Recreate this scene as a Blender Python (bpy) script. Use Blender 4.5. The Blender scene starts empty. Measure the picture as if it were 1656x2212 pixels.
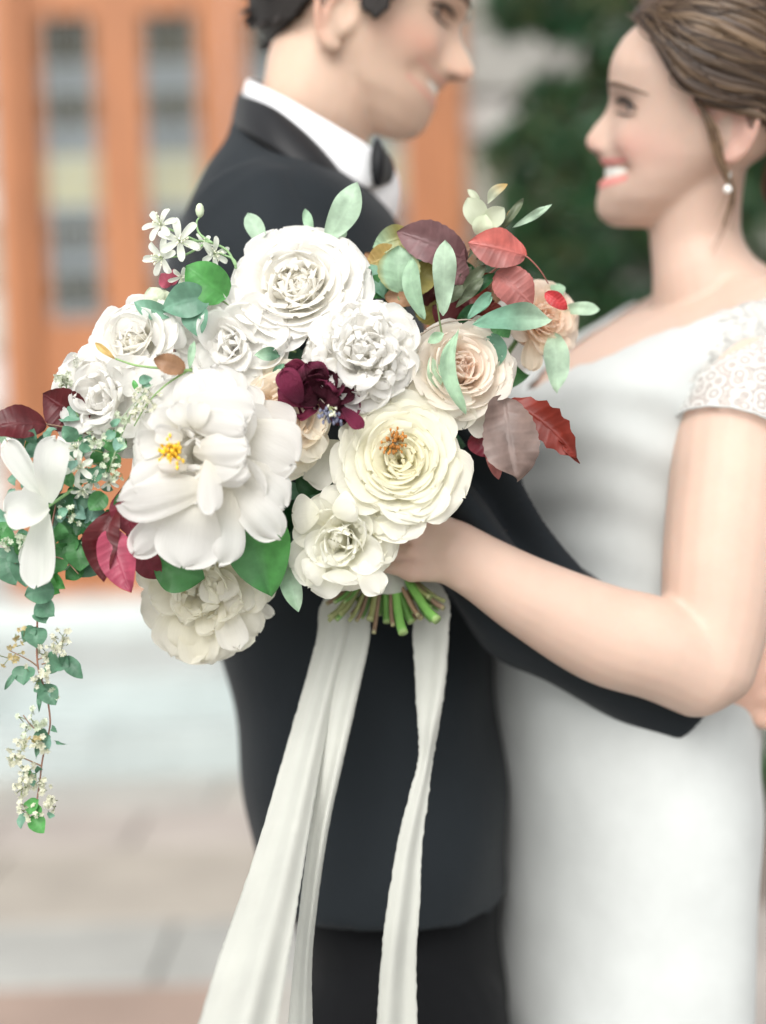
import bpy, math
import numpy as np
from mathutils import Vector, Matrix

SC = bpy.context.scene
COL = SC.collection
RNG = np.random.default_rng(11)
rad = math.radians

# ------------------------------------------------------------------ camera, sky, sun, exposure
CAM_Z, PITCH, ROLL, FPX = 1.30, rad(4.0), rad(1.6), 3192.3
FWD = np.array([0, math.cos(PITCH), -math.sin(PITCH)])
_r0 = np.array([1.0, 0, 0]); _u0 = np.array([0, math.sin(PITCH), math.cos(PITCH)])
UP = _u0 * math.cos(ROLL) + _r0 * math.sin(ROLL)
RIGHT = _r0 * math.cos(ROLL) - _u0 * math.sin(ROLL)
CAM = np.array([0, 0, CAM_Z])

cam = bpy.data.cameras.new('camera'); camo = bpy.data.objects.new('camera', cam); COL.objects.link(camo)
cam.lens = 80; cam.sensor_fit = 'HORIZONTAL'; cam.sensor_width = 41.5
cam.clip_start = 0.05; cam.clip_end = 400
cam.dof.use_dof = True; cam.dof.focus_distance = 1.15; cam.dof.aperture_fstop = 2.5
camo.matrix_world = Matrix(((RIGHT[0], UP[0], -FWD[0], CAM[0]), (RIGHT[1], UP[1], -FWD[1], CAM[1]),
                            (RIGHT[2], UP[2], -FWD[2], CAM[2]), (0, 0, 0, 1)))
SC.camera = camo

SUN_EL, SUN_AZ = rad(46), rad(196)       # azimuth measured clockwise from +Y: behind the camera, a little to its left
world = bpy.data.worlds.new('World'); SC.world = world; world.use_nodes = True
wn = world.node_tree; wn.nodes.clear()
sky = wn.nodes.new('ShaderNodeTexSky'); sky.sky_type = 'NISHITA'; sky.sun_disc = False
sky.sun_elevation = SUN_EL; sky.sun_rotation = SUN_AZ; sky.air_density = 1.0; sky.dust_density = 3.0; sky.ozone_density = 0.6
hs = wn.nodes.new('ShaderNodeHueSaturation'); hs.inputs['Saturation'].default_value = 0.10
bg = wn.nodes.new('ShaderNodeBackground'); bg.inputs['Strength'].default_value = 0.145
wo = wn.nodes.new('ShaderNodeOutputWorld')
wn.links.new(sky.outputs[0], hs.inputs['Color']); wn.links.new(hs.outputs[0], bg.inputs[0]); wn.links.new(bg.outputs[0], wo.inputs[0])

sun = bpy.data.lights.new('sun', 'SUN'); sun.energy = 0.92; sun.angle = rad(40); sun.color = (1.0, 0.95, 0.885)
suno = bpy.data.objects.new('sun', sun); COL.objects.link(suno)
_sd = Vector((math.sin(SUN_AZ) * math.cos(SUN_EL), math.cos(SUN_AZ) * math.cos(SUN_EL), math.sin(SUN_EL)))
suno.rotation_euler = _sd.to_track_quat('Z', 'Y').to_euler(); suno.location = (-2, -3, 6)

vs = SC.view_settings
vs.view_transform = 'Standard'; vs.look = 'None'; vs.gamma = 1.0; vs.use_curve_mapping = False
vs.exposure = 0.90
SC.render.engine = 'CYCLES'
SC.cycles.use_denoising = True
SC.cycles.max_bounces = 12; SC.cycles.diffuse_bounces = 10; SC.cycles.transmission_bounces = 8; SC.cycles.transparent_max_bounces = 8

# ------------------------------------------------------------------ helpers
def P(u, v, d, FPX=FPX):
    """point of the place seen at (u, v) of a 1656 x 2212 picture, d metres along the view axis"""
    return CAM + d * (FWD + (u - 828.0) / FPX * RIGHT - (v - 1106.0) / FPX * UP)
P0 = P
def PB(u, v, d):
    """the same for the bouquet and the fist that holds it"""
    return P0(u, v, 1.15 + (d - 1.08) * 0.85)
def CV(a, b, c):
    return a * RIGHT + b * UP - c * FWD
def unit(x):
    x = np.asarray(x, float); return x / (np.linalg.norm(x) + 1e-12)
def lin(r, g, b):
    f = lambda c: (c / 255.0) / 12.92 if c <= 10 else (((c / 255.0) + 0.055) / 1.055) ** 2.4
    return np.array([f(r), f(g), f(b)])
def lerp(a, b, t): return a + (b - a) * t
def smooth(a, b, x):
    t = np.clip((np.asarray(x, float) - a) / (b - a), 0, 1); return t * t * (3 - 2 * t)
def cr(pts, n):
    """Catmull-Rom through rows of pts, n samples"""
    p = np.asarray(pts, float)
    if len(p) == 2:
        t = np.linspace(0, 1, n)[:, None]; return p[0] * (1 - t) + p[1] * t
    q = np.vstack([2 * p[0] - p[1], p, 2 * p[-1] - p[-2]])
    out = []
    for x in np.linspace(0, len(p) - 1 - 1e-9, n):
        i = int(x); t = x - i; a, b, c, d = q[i], q[i + 1], q[i + 2], q[i + 3]
        out.append(0.5 * (2 * b + (c - a) * t + (2 * a - 5 * b + 4 * c - d) * t * t + (3 * b - a - 3 * c + d) * t ** 3))
    return np.array(out)
def gridf(nr, nc, closed=False):
    f = []
    m = nc if closed else nc - 1
    for i in range(nr - 1):
        for j in range(m):
            k = (j + 1) % nc
            f.append((i * nc + j, i * nc + k, (i + 1) * nc + k, (i + 1) * nc + j))
    return f
def loft(rings, caps=True):
    n = len(rings[0]); V = np.vstack(rings); f = gridf(len(rings), n, True)
    if caps:
        f = f + [tuple(reversed(range(n))), tuple(range(len(V) - n, len(V)))]
    return V, f
def tube(path, radii, n=8, caps=True, flat=1.0, ref=None):
    path = np.asarray(path, float); radii = np.broadcast_to(np.asarray(radii, float), (len(path),))
    T = np.gradient(path, axis=0); T /= (np.linalg.norm(T, axis=1, keepdims=True) + 1e-12)
    r = np.array([0.31, 0.17, 0.94]) if ref is None else np.asarray(ref, float)
    N = unit(r - T[0] * np.dot(r, T[0])); rings = []
    for i in range(len(path)):
        N = unit(N - T[i] * np.dot(N, T[i])); B = np.cross(T[i], N)
        a = np.linspace(0, 2 * math.pi, n, endpoint=False)
        rings.append(path[i] + radii[i] * (np.cos(a)[:, None] * N * flat + np.sin(a)[:, None] * B))
    return loft(rings, caps)
def chain(rows, n=24, nn=16, flat=1.0):
    """round limb through (u, v, d, radius) rows, rounded off at both ends"""
    c = cr(rows, n); path = np.array([P(*r[:3]) for r in c]); rr = np.maximum(c[:, 3], 0.001)
    return rtube(path, rr, nn, flat)
def rtube(path, rr, nn=16, flat=1.0):
    e0 = unit(path[0] - path[1]); e1 = unit(path[-1] - path[-2]); pre, post = [], []
    for k in (1.0, 0.85, 0.55, 0.25):
        pre.append((path[0] + e0 * rr[0] * k * 0.9, rr[0] * math.sqrt(max(1 - k * k, 0.004))))
        post.append((path[-1] + e1 * rr[-1] * k * 0.9, rr[-1] * math.sqrt(max(1 - k * k, 0.004))))
    pp = np.array([p for p, _ in pre] + list(path) + [p for p, _ in reversed(post)])
    r2 = np.array([r for _, r in pre] + list(rr) + [r for _, r in reversed(post)])
    return tube(pp, r2, nn, True, flat)
def ellipsoid(c, ax, n=16, m=10):
    """ax: 3 half-axis vectors"""
    c = np.asarray(c, float); ax = np.asarray(ax, float); rings = []
    for i in range(m):
        th = math.pi * (i + 0.5) / m - math.pi / 2
        a = np.linspace(0, 2 * math.pi, n, endpoint=False)
        rings.append(c + math.cos(th) * (np.cos(a)[:, None] * ax[0] + np.sin(a)[:, None] * ax[1]) + math.sin(th) * ax[2])
    return loft(rings)
def join(parts):
    V, Fc, o = [], [], 0
    for v, f in parts:
        V.append(v); Fc += [tuple(i + o for i in q) for q in f]; o += len(v)
    return np.vstack(V), Fc
def boxm(x0, x1, y0, y1, z0, z1, bev=0.0):
    b = bev
    def ring(z, i):
        return np.array([[x0 + i, y0 + i, z], [x1 - i, y0 + i, z], [x1 - i, y1 - i, z], [x0 + i, y1 - i, z]])
    if b > 0:
        return loft([ring(z0, b), ring(z0 + b, 0), ring(z1 - b, 0), ring(z1, b)])
    return loft([ring(z0, 0), ring(z1, 0)])

ORG = {}
def mk(name, V, Fc, m, parent=None, cols=None, uv=None, sm=True, origin=None, label=None, kind=None):
    V = np.asarray(V, float)
    if parent is not None: org = ORG[parent.as_pointer()]
    elif origin is not None: org = np.asarray(origin, float)
    else: org = np.array([V[:, 0].mean(), V[:, 1].mean(), V[:, 2].min()])
    me = bpy.data.meshes.new(name); me.from_pydata((V - org).tolist(), [], [list(map(int, q)) for q in Fc])
    finish_mesh(me, m, cols, uv, sm)
    o = bpy.data.objects.new(name, me); COL.objects.link(o)
    if parent is not None: o.parent = parent
    else: o.location = org
    ORG[o.as_pointer()] = org
    if label: o['label'] = label
    if kind: o['kind'] = kind
    return o
def finish_mesh(me, m, cols=None, uv=None, sm=True):
    nl = len(me.loops); vi = np.zeros(nl, np.int32); me.loops.foreach_get('vertex_index', vi)
    if cols is not None:
        cols = np.asarray(cols, float)
        if cols.ndim == 1: cols = np.tile(cols, (len(me.vertices), 1))
        ca = me.color_attributes.new('Col', 'FLOAT_COLOR', 'POINT')
        ca.data.foreach_set('color', np.hstack([cols, np.ones((len(cols), 1))]).astype(np.float32).ravel())
    if uv is not None:
        ul = me.uv_layers.new(name='UVMap'); ul.data.foreach_set('uv', np.asarray(uv, np.float32)[vi].ravel())
    if sm: me.polygons.foreach_set('use_smooth', [True] * len(me.polygons))
    if m is not None: me.materials.append(m)
def thing(name, loc, label, cat, group=None):
    o = bpy.data.objects.new(name, None); COL.objects.link(o); o.location = loc; o.empty_display_size = 0.02
    ORG[o.as_pointer()] = np.asarray(loc, float); tag(o, label, cat, group); return o
def tag(o, label, cat, group=None):
    o['label'] = label; o['category'] = cat
    if group: o['group'] = group
    return o
def fuse(name, parts, voxel, m, parent=None, it=4, fac=0.5, origin=None, color=None, post=None):
    """one continuous skin over several closed shapes"""
    V, Fc = join(parts)
    me = bpy.data.meshes.new('tmp'); me.from_pydata(V.tolist(), [], [list(map(int, q)) for q in Fc])
    o = bpy.data.objects.new('tmp', me); COL.objects.link(o)
    r = o.modifiers.new('r', 'REMESH'); r.mode = 'VOXEL'; r.voxel_size = voxel
    if it:
        s = o.modifiers.new('s', 'SMOOTH'); s.factor = fac; s.iterations = it
    dg = bpy.context.evaluated_depsgraph_get(); ev = o.evaluated_get(dg)
    m2 = bpy.data.meshes.new_from_object(ev)
    bpy.data.objects.remove(o); bpy.data.meshes.remove(me)
    n = len(m2.vertices); co = np.zeros(n * 3); m2.vertices.foreach_get('co', co); co = co.reshape(-1, 3)
    if post is not None:
        nr = np.zeros(n * 3); m2.vertices.foreach_get('normal', nr); co = post(co, nr.reshape(-1, 3))
    org = ORG[parent.as_pointer()] if parent is not None else np.asarray(origin if origin is not None else [co[:, 0].mean(), co[:, 1].mean(), co[:, 2].min()], float)
    m2.vertices.foreach_set('co', (co - org).ravel()); m2.name = name; m2.materials.clear()
    finish_mesh(m2, m, None if color is None else color(co))
    ob = bpy.data.objects.new(name, m2); COL.objects.link(ob)
    if parent is not None: ob.parent = parent
    else: ob.location = org
    ORG[ob.as_pointer()] = org
    return ob

# ------------------------------------------------------------------ materials
def newmat(name):
    m = bpy.data.materials.new(name); m.use_nodes = True; t = m.node_tree; t.nodes.clear()
    return m, t, t.nodes.new('ShaderNodeOutputMaterial')
def vec(t, kind='Object', scale=(1, 1, 1)):
    c = t.nodes.new('ShaderNodeTexCoord'); mp = t.nodes.new('ShaderNodeMapping'); mp.inputs['Scale'].default_value = scale
    t.links.new(c.outputs[kind], mp.inputs[0]); return mp.outputs[0]
def noise_n(t, v, scale, detail=3.0, rough=0.55):
    n = t.nodes.new('ShaderNodeTexNoise'); n.inputs['Scale'].default_value = scale; n.inputs['Detail'].default_value = detail
    n.inputs['Roughness'].default_value = rough; t.links.new(v, n.inputs['Vector']); return n.outputs['Fac']
def maprange(t, s, lo, hi, a=0.3, b=0.7):
    n = t.nodes.new('ShaderNodeMapRange'); n.inputs[1].default_value = a; n.inputs[2].default_value = b
    n.inputs[3].default_value = lo; n.inputs[4].default_value = hi; t.links.new(s, n.inputs[0]); return n.outputs[0]
def bump_n(t, h, strength, dist):
    b = t.nodes.new('ShaderNodeBump'); b.inputs['Strength'].default_value = strength; b.inputs['Distance'].default_value = dist
    t.links.new(h, b.inputs['Height']); return b.outputs[0]
def math_n(t, op, a, b=None):
    n = t.nodes.new('ShaderNodeMath'); n.operation = op
    for i, x in enumerate((a, b)):
        if x is None: continue
        if isinstance(x, (int, float)): n.inputs[i].default_value = x
        else: t.links.new(x, n.inputs[i])
    return n.outputs[0]
def basecol(t, col, fac):
    """colour (fixed or from the Col attribute) varied by a factor socket"""
    if col is None:
        a = t.nodes.new('ShaderNodeAttribute'); a.attribute_name = 'Col'; src = a.outputs['Color']
    else:
        r = t.nodes.new('ShaderNodeRGB'); r.outputs[0].default_value = (*col, 1); src = r.outputs[0]
    if fac is None: return src
    v = t.nodes.new('ShaderNodeVectorMath'); v.operation = 'SCALE'; t.links.new(src, v.inputs[0]); t.links.new(fac, v.inputs['Scale'])
    return v.outputs[0]
def simple(name, col=None, rough=0.6, nscale=20, namt=0.1, bscale=None, bstr=0.2, bdist=0.002, sheen=0.0, spec=0.5, stretch=(1, 1, 1), sss=0.0, metallic=0.0, detail=4.0):
    m, t, out = newmat(name); p = t.nodes.new('ShaderNodeBsdfPrincipled')
    v = vec(t, 'Object', stretch)
    f = maprange(t, noise_n(t, v, nscale, detail), 1 - namt, 1 + namt)
    t.links.new(basecol(t, col, f), p.inputs['Base Color'])
    p.inputs['Roughness'].default_value = rough; p.inputs['Specular IOR Level'].default_value = spec; p.inputs['Metallic'].default_value = metallic
    if sheen: p.inputs['Sheen Weight'].default_value = sheen; p.inputs['Sheen Roughness'].default_value = 0.4
    if sss:
        p.inputs['Subsurface Weight'].default_value = sss; p.inputs['Subsurface Radius'].default_value = (1.0, 0.35, 0.2); p.inputs['Subsurface Scale'].default_value = 0.008
    if bscale:
        t.links.new(bump_n(t, noise_n(t, v, bscale, 4), bstr, bdist), p.inputs['Normal'])
    t.links.new(p.outputs[0], out.inputs[0]); return m
def petalmat(name, transl=0.35, rough=0.55, streak=0.15):
    m, t, out = newmat(name); p = t.nodes.new('ShaderNodeBsdfPrincipled'); tr = t.nodes.new('ShaderNodeBsdfTranslucent'); mx = t.nodes.new('ShaderNodeMixShader')
    uv = vec(t, 'UV', (1.2, 16, 1)); st = noise_n(t, uv, 2.0, 4, 0.6)
    f = maprange(t, st, 0.955, 1.03)
    c = basecol(t, None, f)
    t.links.new(c, p.inputs['Base Color']); t.links.new(c, tr.inputs['Color'])
    p.inputs['Roughness'].default_value = rough; p.inputs['Specular IOR Level'].default_value = 0.25
    uv2 = vec(t, 'UV', (3, 4, 1)); cr_ = noise_n(t, uv2, 3.0, 3, 0.5)
    h = math_n(t, 'ADD', math_n(t, 'MULTIPLY', st, 0.5), cr_)
    nb = bump_n(t, h, streak * 2, 0.004); t.links.new(nb, p.inputs['Normal'])
    mx.inputs[0].default_value = transl
    t.links.new(p.outputs[0], mx.inputs[1]); t.links.new(tr.outputs[0], mx.inputs[2]); t.links.new(mx.outputs[0], out.inputs[0]); return m
def leafmat(name, transl=0.25, rough=0.42, veins=9.0, vamt=0.16, vb=0.5):
    m, t, out = newmat(name); p = t.nodes.new('ShaderNodeBsdfPrincipled'); tr = t.nodes.new('ShaderNodeBsdfTranslucent'); mx = t.nodes.new('ShaderNodeMixShader')
    c = t.nodes.new('ShaderNodeTexCoord'); sx = t.nodes.new('ShaderNodeSeparateXYZ'); t.links.new(c.outputs['UV'], sx.inputs[0])
    at = math_n(t, 'ABSOLUTE', sx.outputs[1])
    ph = math_n(t, 'SUBTRACT', math_n(t, 'MULTIPLY', sx.outputs[0], veins * 6.283), math_n(t, 'MULTIPLY', at, 4.0))
    side = math_n(t, 'POWER', math_n(t, 'ABSOLUTE', math_n(t, 'SINE', math_n(t, 'MULTIPLY', ph, 0.5))), 5.0)   # furrows between side veins
    mid = math_n(t, 'SUBTRACT', 1.0, maprange(t, at, 0, 1, 0.02, 0.12))
    vein = math_n(t, 'MAXIMUM', math_n(t, 'MULTIPLY', side, 0.55), mid)
    nz = noise_n(t, vec(t, 'Object'), 90, 4)
    nz2 = noise_n(t, vec(t, 'Object'), 28, 3)
    nz = math_n(t, 'ADD', math_n(t, 'MULTIPLY', nz, .5), math_n(t, 'MULTIPLY', nz2, .5))
    f = math_n(t, 'MULTIPLY', maprange(t, nz, 0.72, 1.25, .35, .65), math_n(t, 'ADD', 1.0, math_n(t, 'MULTIPLY', vein, vamt)))
    cc = basecol(t, None, f)
    t.links.new(cc, p.inputs['Base Color']); t.links.new(cc, tr.inputs['Color'])
    p.inputs['Roughness'].default_value = rough; p.inputs['Specular IOR Level'].default_value = 0.45
    h = math_n(t, 'ADD', math_n(t, 'MULTIPLY', vein, -1.0), math_n(t, 'MULTIPLY', nz, 0.6))
    t.links.new(bump_n(t, h, vb, 0.0012), p.inputs['Normal'])
    mx.inputs[0].default_value = transl
    t.links.new(p.outputs[0], mx.inputs[1]); t.links.new(tr.outputs[0], mx.inputs[2]); t.links.new(mx.outputs[0], out.inputs[0]); return m
def clothmat(name, col, rough=0.85, weave=1500.0, bstr=0.15, sheen=0.15, fold=None, foldstr=0.3, folddist=0.01, transl=0.0, spec=0.3, alpha=0.0):
    m, t, out = newmat(name); p = t.nodes.new('ShaderNodeBsdfPrincipled')
    v = vec(t); f = maprange(t, noise_n(t, v, 14, 4), 0.93, 1.06)
    c = basecol(t, col, f); t.links.new(c, p.inputs['Base Color'])
    p.inputs['Roughness'].default_value = rough; p.inputs['Specular IOR Level'].default_value = spec
    p.inputs['Sheen Weight'].default_value = sheen; p.inputs['Sheen Roughness'].default_value = 0.5
    h = math_n(t, 'MULTIPLY', noise_n(t, v, weave, 2), 0.0006)
    if fold:
        h = math_n(t, 'ADD', h, math_n(t, 'MULTIPLY', noise_n(t, vec(t, 'Object', fold), 1.0, 2, 0.45), folddist))
    t.links.new(bump_n(t, h, foldstr if fold else bstr, 1.0), p.inputs['Normal'])
    if transl:
        tr = t.nodes.new('ShaderNodeBsdfTranslucent'); t.links.new(c, tr.inputs[0]); mx = t.nodes.new('ShaderNodeMixShader'); mx.inputs[0].default_value = transl
        t.links.new(p.outputs[0], mx.inputs[1]); t.links.new(tr.outputs[0], mx.inputs[2]); t.links.new(mx.outputs[0], out.inputs[0])
        if alpha:                                                   # sheer silk: gaps between the threads
            tp = t.nodes.new('ShaderNodeBsdfTransparent'); m2 = t.nodes.new('ShaderNodeMixShader'); m2.inputs[0].default_value = alpha
            t.links.new(mx.outputs[0], m2.inputs[1]); t.links.new(tp.outputs[0], m2.inputs[2]); t.links.new(m2.outputs[0], out.inputs[0])
    else: t.links.new(p.outputs[0], out.inputs[0])
    return m
def lacemat(name):
    m, t, out = newmat(name); p = t.nodes.new('ShaderNodeBsdfPrincipled'); tp = t.nodes.new('ShaderNodeBsdfTransparent'); mx = t.nodes.new('ShaderNodeMixShader')
    v = vec(t); vo = t.nodes.new('ShaderNodeTexVoronoi'); vo.feature = 'DISTANCE_TO_EDGE'; vo.inputs['Scale'].default_value = 250; t.links.new(v, vo.inputs['Vector'])
    v2 = t.nodes.new('ShaderNodeTexVoronoi'); v2.inputs['Scale'].default_value = 80; t.links.new(v, v2.inputs['Vector'])
    ring = math_n(t, 'SINE', math_n(t, 'MULTIPLY', v2.outputs['Distance'], 16.0))
    net = maprange(t, vo.outputs['Distance'], 1, 0, 0.05, 0.20)
    flo = maprange(t, ring, 0, 1, -0.1, 0.5)
    a = math_n(t, 'ADD', 0.40, math_n(t, 'ADD', math_n(t, 'MULTIPLY', flo, 0.40), math_n(t, 'MULTIPLY', net, 0.16)))
    p.inputs['Base Color'].default_value = (0.58, 0.585, 0.565, 1); p.inputs['Roughness'].default_value = 0.8
    t.links.new(bump_n(t, a, 0.22, 0.002), p.inputs['Normal'])
    t.links.new(a, mx.inputs[0]); t.links.new(tp.outputs[0], mx.inputs[1]); t.links.new(p.outputs[0], mx.inputs[2]); t.links.new(mx.outputs[0], out.inputs[0]); return m

M_PETAL = petalmat('petal', 0.55, 0.55, 0.06); M_THIN = petalmat('thin_petal', 0.45, 0.5, 0.08); M_DARKPET = petalmat('burgundy_petal', 0.15, 0.6, 0.3)
M_LEAF = leafmat('leaf', 0.25, 0.45, 6, 0.10, 0.18); M_SAGE = leafmat('sage_leaf', 0.3, 0.6, 6, 0.06, 0.12); M_COPPER = leafmat('copper_leaf', 0.22, 0.45, 8, 0.12, 0.38)
M_STEM = simple('stem', None, 0.5, 60, 0.18, 120, 0.2, 0.001)
M_STAMEN = simple('stamen', None, 0.7, 200, 0.15)
M_SKIN = simple('skin', None, 0.5, 26, 0.05, 900, 0.05, 0.0004, sss=0.25, spec=0.3)
M_HAIR = simple('hair', None, 0.42, 60, 0.2, 260, 0.35, 0.001, stretch=(1, 1, 3), spec=0.5)
M_DARKHAIR = simple('dark_hair', None, 0.55, 300, 0.35, 420, 0.6, 0.003)
M_SUIT = clothmat('suit_wool', (0.0125, 0.0165, 0.0200), 0.7, 1800, 0.3, 0.06, (9, 9, 5), 0.55, 0.012, spec=0.15)
M_TROUSER = clothmat('trouser_wool', (0.005, 0.0055, 0.0065), 0.75, 1800, 0.3, 0.03, (10, 10, 4), 0.6, 0.016, spec=0.12)
M_SATIN = clothmat('black_satin', (0.010, 0.0105, 0.012), 0.5, 2200, 0.1, 0.03, spec=0.25)
M_SHIRT = clothmat('shirt_cotton', (0.80, 0.81, 0.82), 0.8, 1600, 0.1, 0.1)
M_DRESS = clothmat('dress_crepe', (0.50, 0.522, 0.51), 0.72, 1500, 0.1, 0.2, (5, 5, 12), 0.35, 0.004)
M_LACE = lacemat('lace')
M_RIBBON = clothmat('ribbon_silk', (0.66, 0.67, 0.62), 0.55, 2500, 0.1, 0.3, (60, 60, 3), 0.25, 0.002, transl=0.35, alpha=0.14)
M_TEETH = simple('teeth', (0.80, 0.79, 0.74), 0.3, 50, 0.02)
M_PEARL = simple('pearl', (0.82, 0.80, 0.76), 0.2, 30, 0.04)
M_EYE = simple('eye', None, 0.15, 10, 0.02)
M_WOOD = simple('door_wood', (0.35, 0.135, 0.052), 0.55, 3.5, 0.22, 30, 0.2, 0.004, stretch=(6, 6, 0.6))
M_LEAD = simple('lead', (0.36, 0.40, 0.40), 0.5, 10, 0.1)
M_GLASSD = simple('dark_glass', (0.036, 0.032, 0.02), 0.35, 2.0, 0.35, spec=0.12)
M_GLASSL = simple('grey_reflection_glass', (0.13, 0.145, 0.15), 0.5, 2.0, 0.2, spec=0.15)  # grey reflection put into the pane colour
M_GLASSC = simple('cream_reflection_glass', (0.33, 0.32, 0.21), 0.5, 2.0, 0.2, spec=0.15)  # pale reflection put into the pane colour
M_STONE = simple('wall_stone', None, 0.9, 5, 0.16, 30, 0.5, 0.02)
M_SLAB = simple('paving_stone', None, 0.85, 4, 0.12, 45, 0.4, 0.006)
M_JOINT = simple('ground_soil', (0.33, 0.32, 0.30), 0.95, 8, 0.2, 60, 0.6, 0.02)
M_FOLI = leafmat('evergreen_leaf', 0.25, 0.5)
M_BARK = simple('bark', (0.10, 0.07, 0.05), 0.9, 12, 0.3, 40, 0.8, 0.02)
M_SHOE = simple('shoe_leather', (0.01, 0.01, 0.01), 0.25, 10, 0.1)

# ------------------------------------------------------------------ the setting
def W(u, v, y):
    """point of the vertical plane at world y seen at (u, v)"""
    ray = FWD + (u - 828.0) / FPX * RIGHT - (v - 1106.0) / FPX * UP
    return CAM + ray * (y / ray[1])
g = mk('ground', [[-60, -30, -0.02], [60, -30, -0.02], [60, 90, -0.02], [-60, 90, -0.02]], [(0, 1, 2, 3)], M_JOINT, origin=(0, 0, 0), kind='structure')
PAL = {'pink': lin(190, 180, 174), 'grey': lin(178, 182, 178), 'blue': lin(176, 184, 182), 'beige': lin(184, 176, 162), 'brown': lin(172, 144, 128), 'pale': lin(196, 196, 188)}
for k_ in PAL: PAL[k_] = lerp(PAL[k_], lin(186, 179, 170), .25 if k_ == 'brown' else .5)
rows = [(0.9, 1.5), (1.5, 2.05), (2.05, 2.6), (2.6, 3.30), (3.30, 3.72), (3.72, 4.38), (4.38, 4.80), (4.80, 5.25)]
rs = np.random.default_rng(5)
for ri, (y0, y1) in enumerate(rows):
    x = -2.6 - rs.random() * 0.4
    if ri == 3: cuts = [-2.4, -1.55, -0.98, -0.30, 0.32, 0.9, 1.5, 2.2]
    elif ri == 5: cuts = [-2.5, -1.9, -1.15, -0.37, 0.2, 0.8, 1.4, 2.2]
    else:
        cuts = [x]
        while cuts[-1] < 2.3: cuts.append(cuts[-1] + 0.45 + rs.random() * 0.5)
    for a, b in zip(cuts[:-1], cuts[1:]):
        c = PAL[rs.choice(['pink', 'grey', 'pale', 'pink', 'blue', 'beige'])]
        if ri == 3 and b <= -0.29: c = PAL['brown']
        if ri == 5 and b <= -0.36: c = PAL['beige']
        if ri == 4: c = PAL['blue'] if a < 0 else PAL['pink']
        if ri == 5 and a > -0.4: c = PAL['pink']
        if a > 0.7: c = lin(150, 138, 128) * .8
        h = rs.random() * 0.006
        V, f = boxm(a + 0.004, b - 0.004, y0 + 0.004, y1 - 0.004, -0.05, 0.0 + h, 0.006)
        mk('paving_slab', V, f, M_SLAB, g, np.tile(c * (0.66 + 0.07 * rs.random()), (len(V), 1)), sm=False)
steps = bpy.data.objects.new('steps', None); COL.objects.link(steps); steps['kind'] = 'structure'; ORG[steps.as_pointer()] = np.zeros(3)
for (y0, y1, z, nx) in ((5.25, 5.62, 0.15, 7), (5.60, 7.0, 0.30, 6)):
    xs = np.linspace(-3.2, 1.1, nx)
    for a, b in zip(xs[:-1], xs[1:]):
        V, f = boxm(a + 0.003, b - 0.003, y0, y1, -0.02, z, 0.012)
        mk('step_stone', V, f, M_SLAB, steps, np.tile(lin(196, 206, 204) * (0.64 + 0.05 * rs.random()), (len(V), 1)), sm=False)

DY = 7.0
def wx(u, v=400): return W(u, v, DY)[0]
def wz(v, u=250): return W(u, v, DY)[2]
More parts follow.
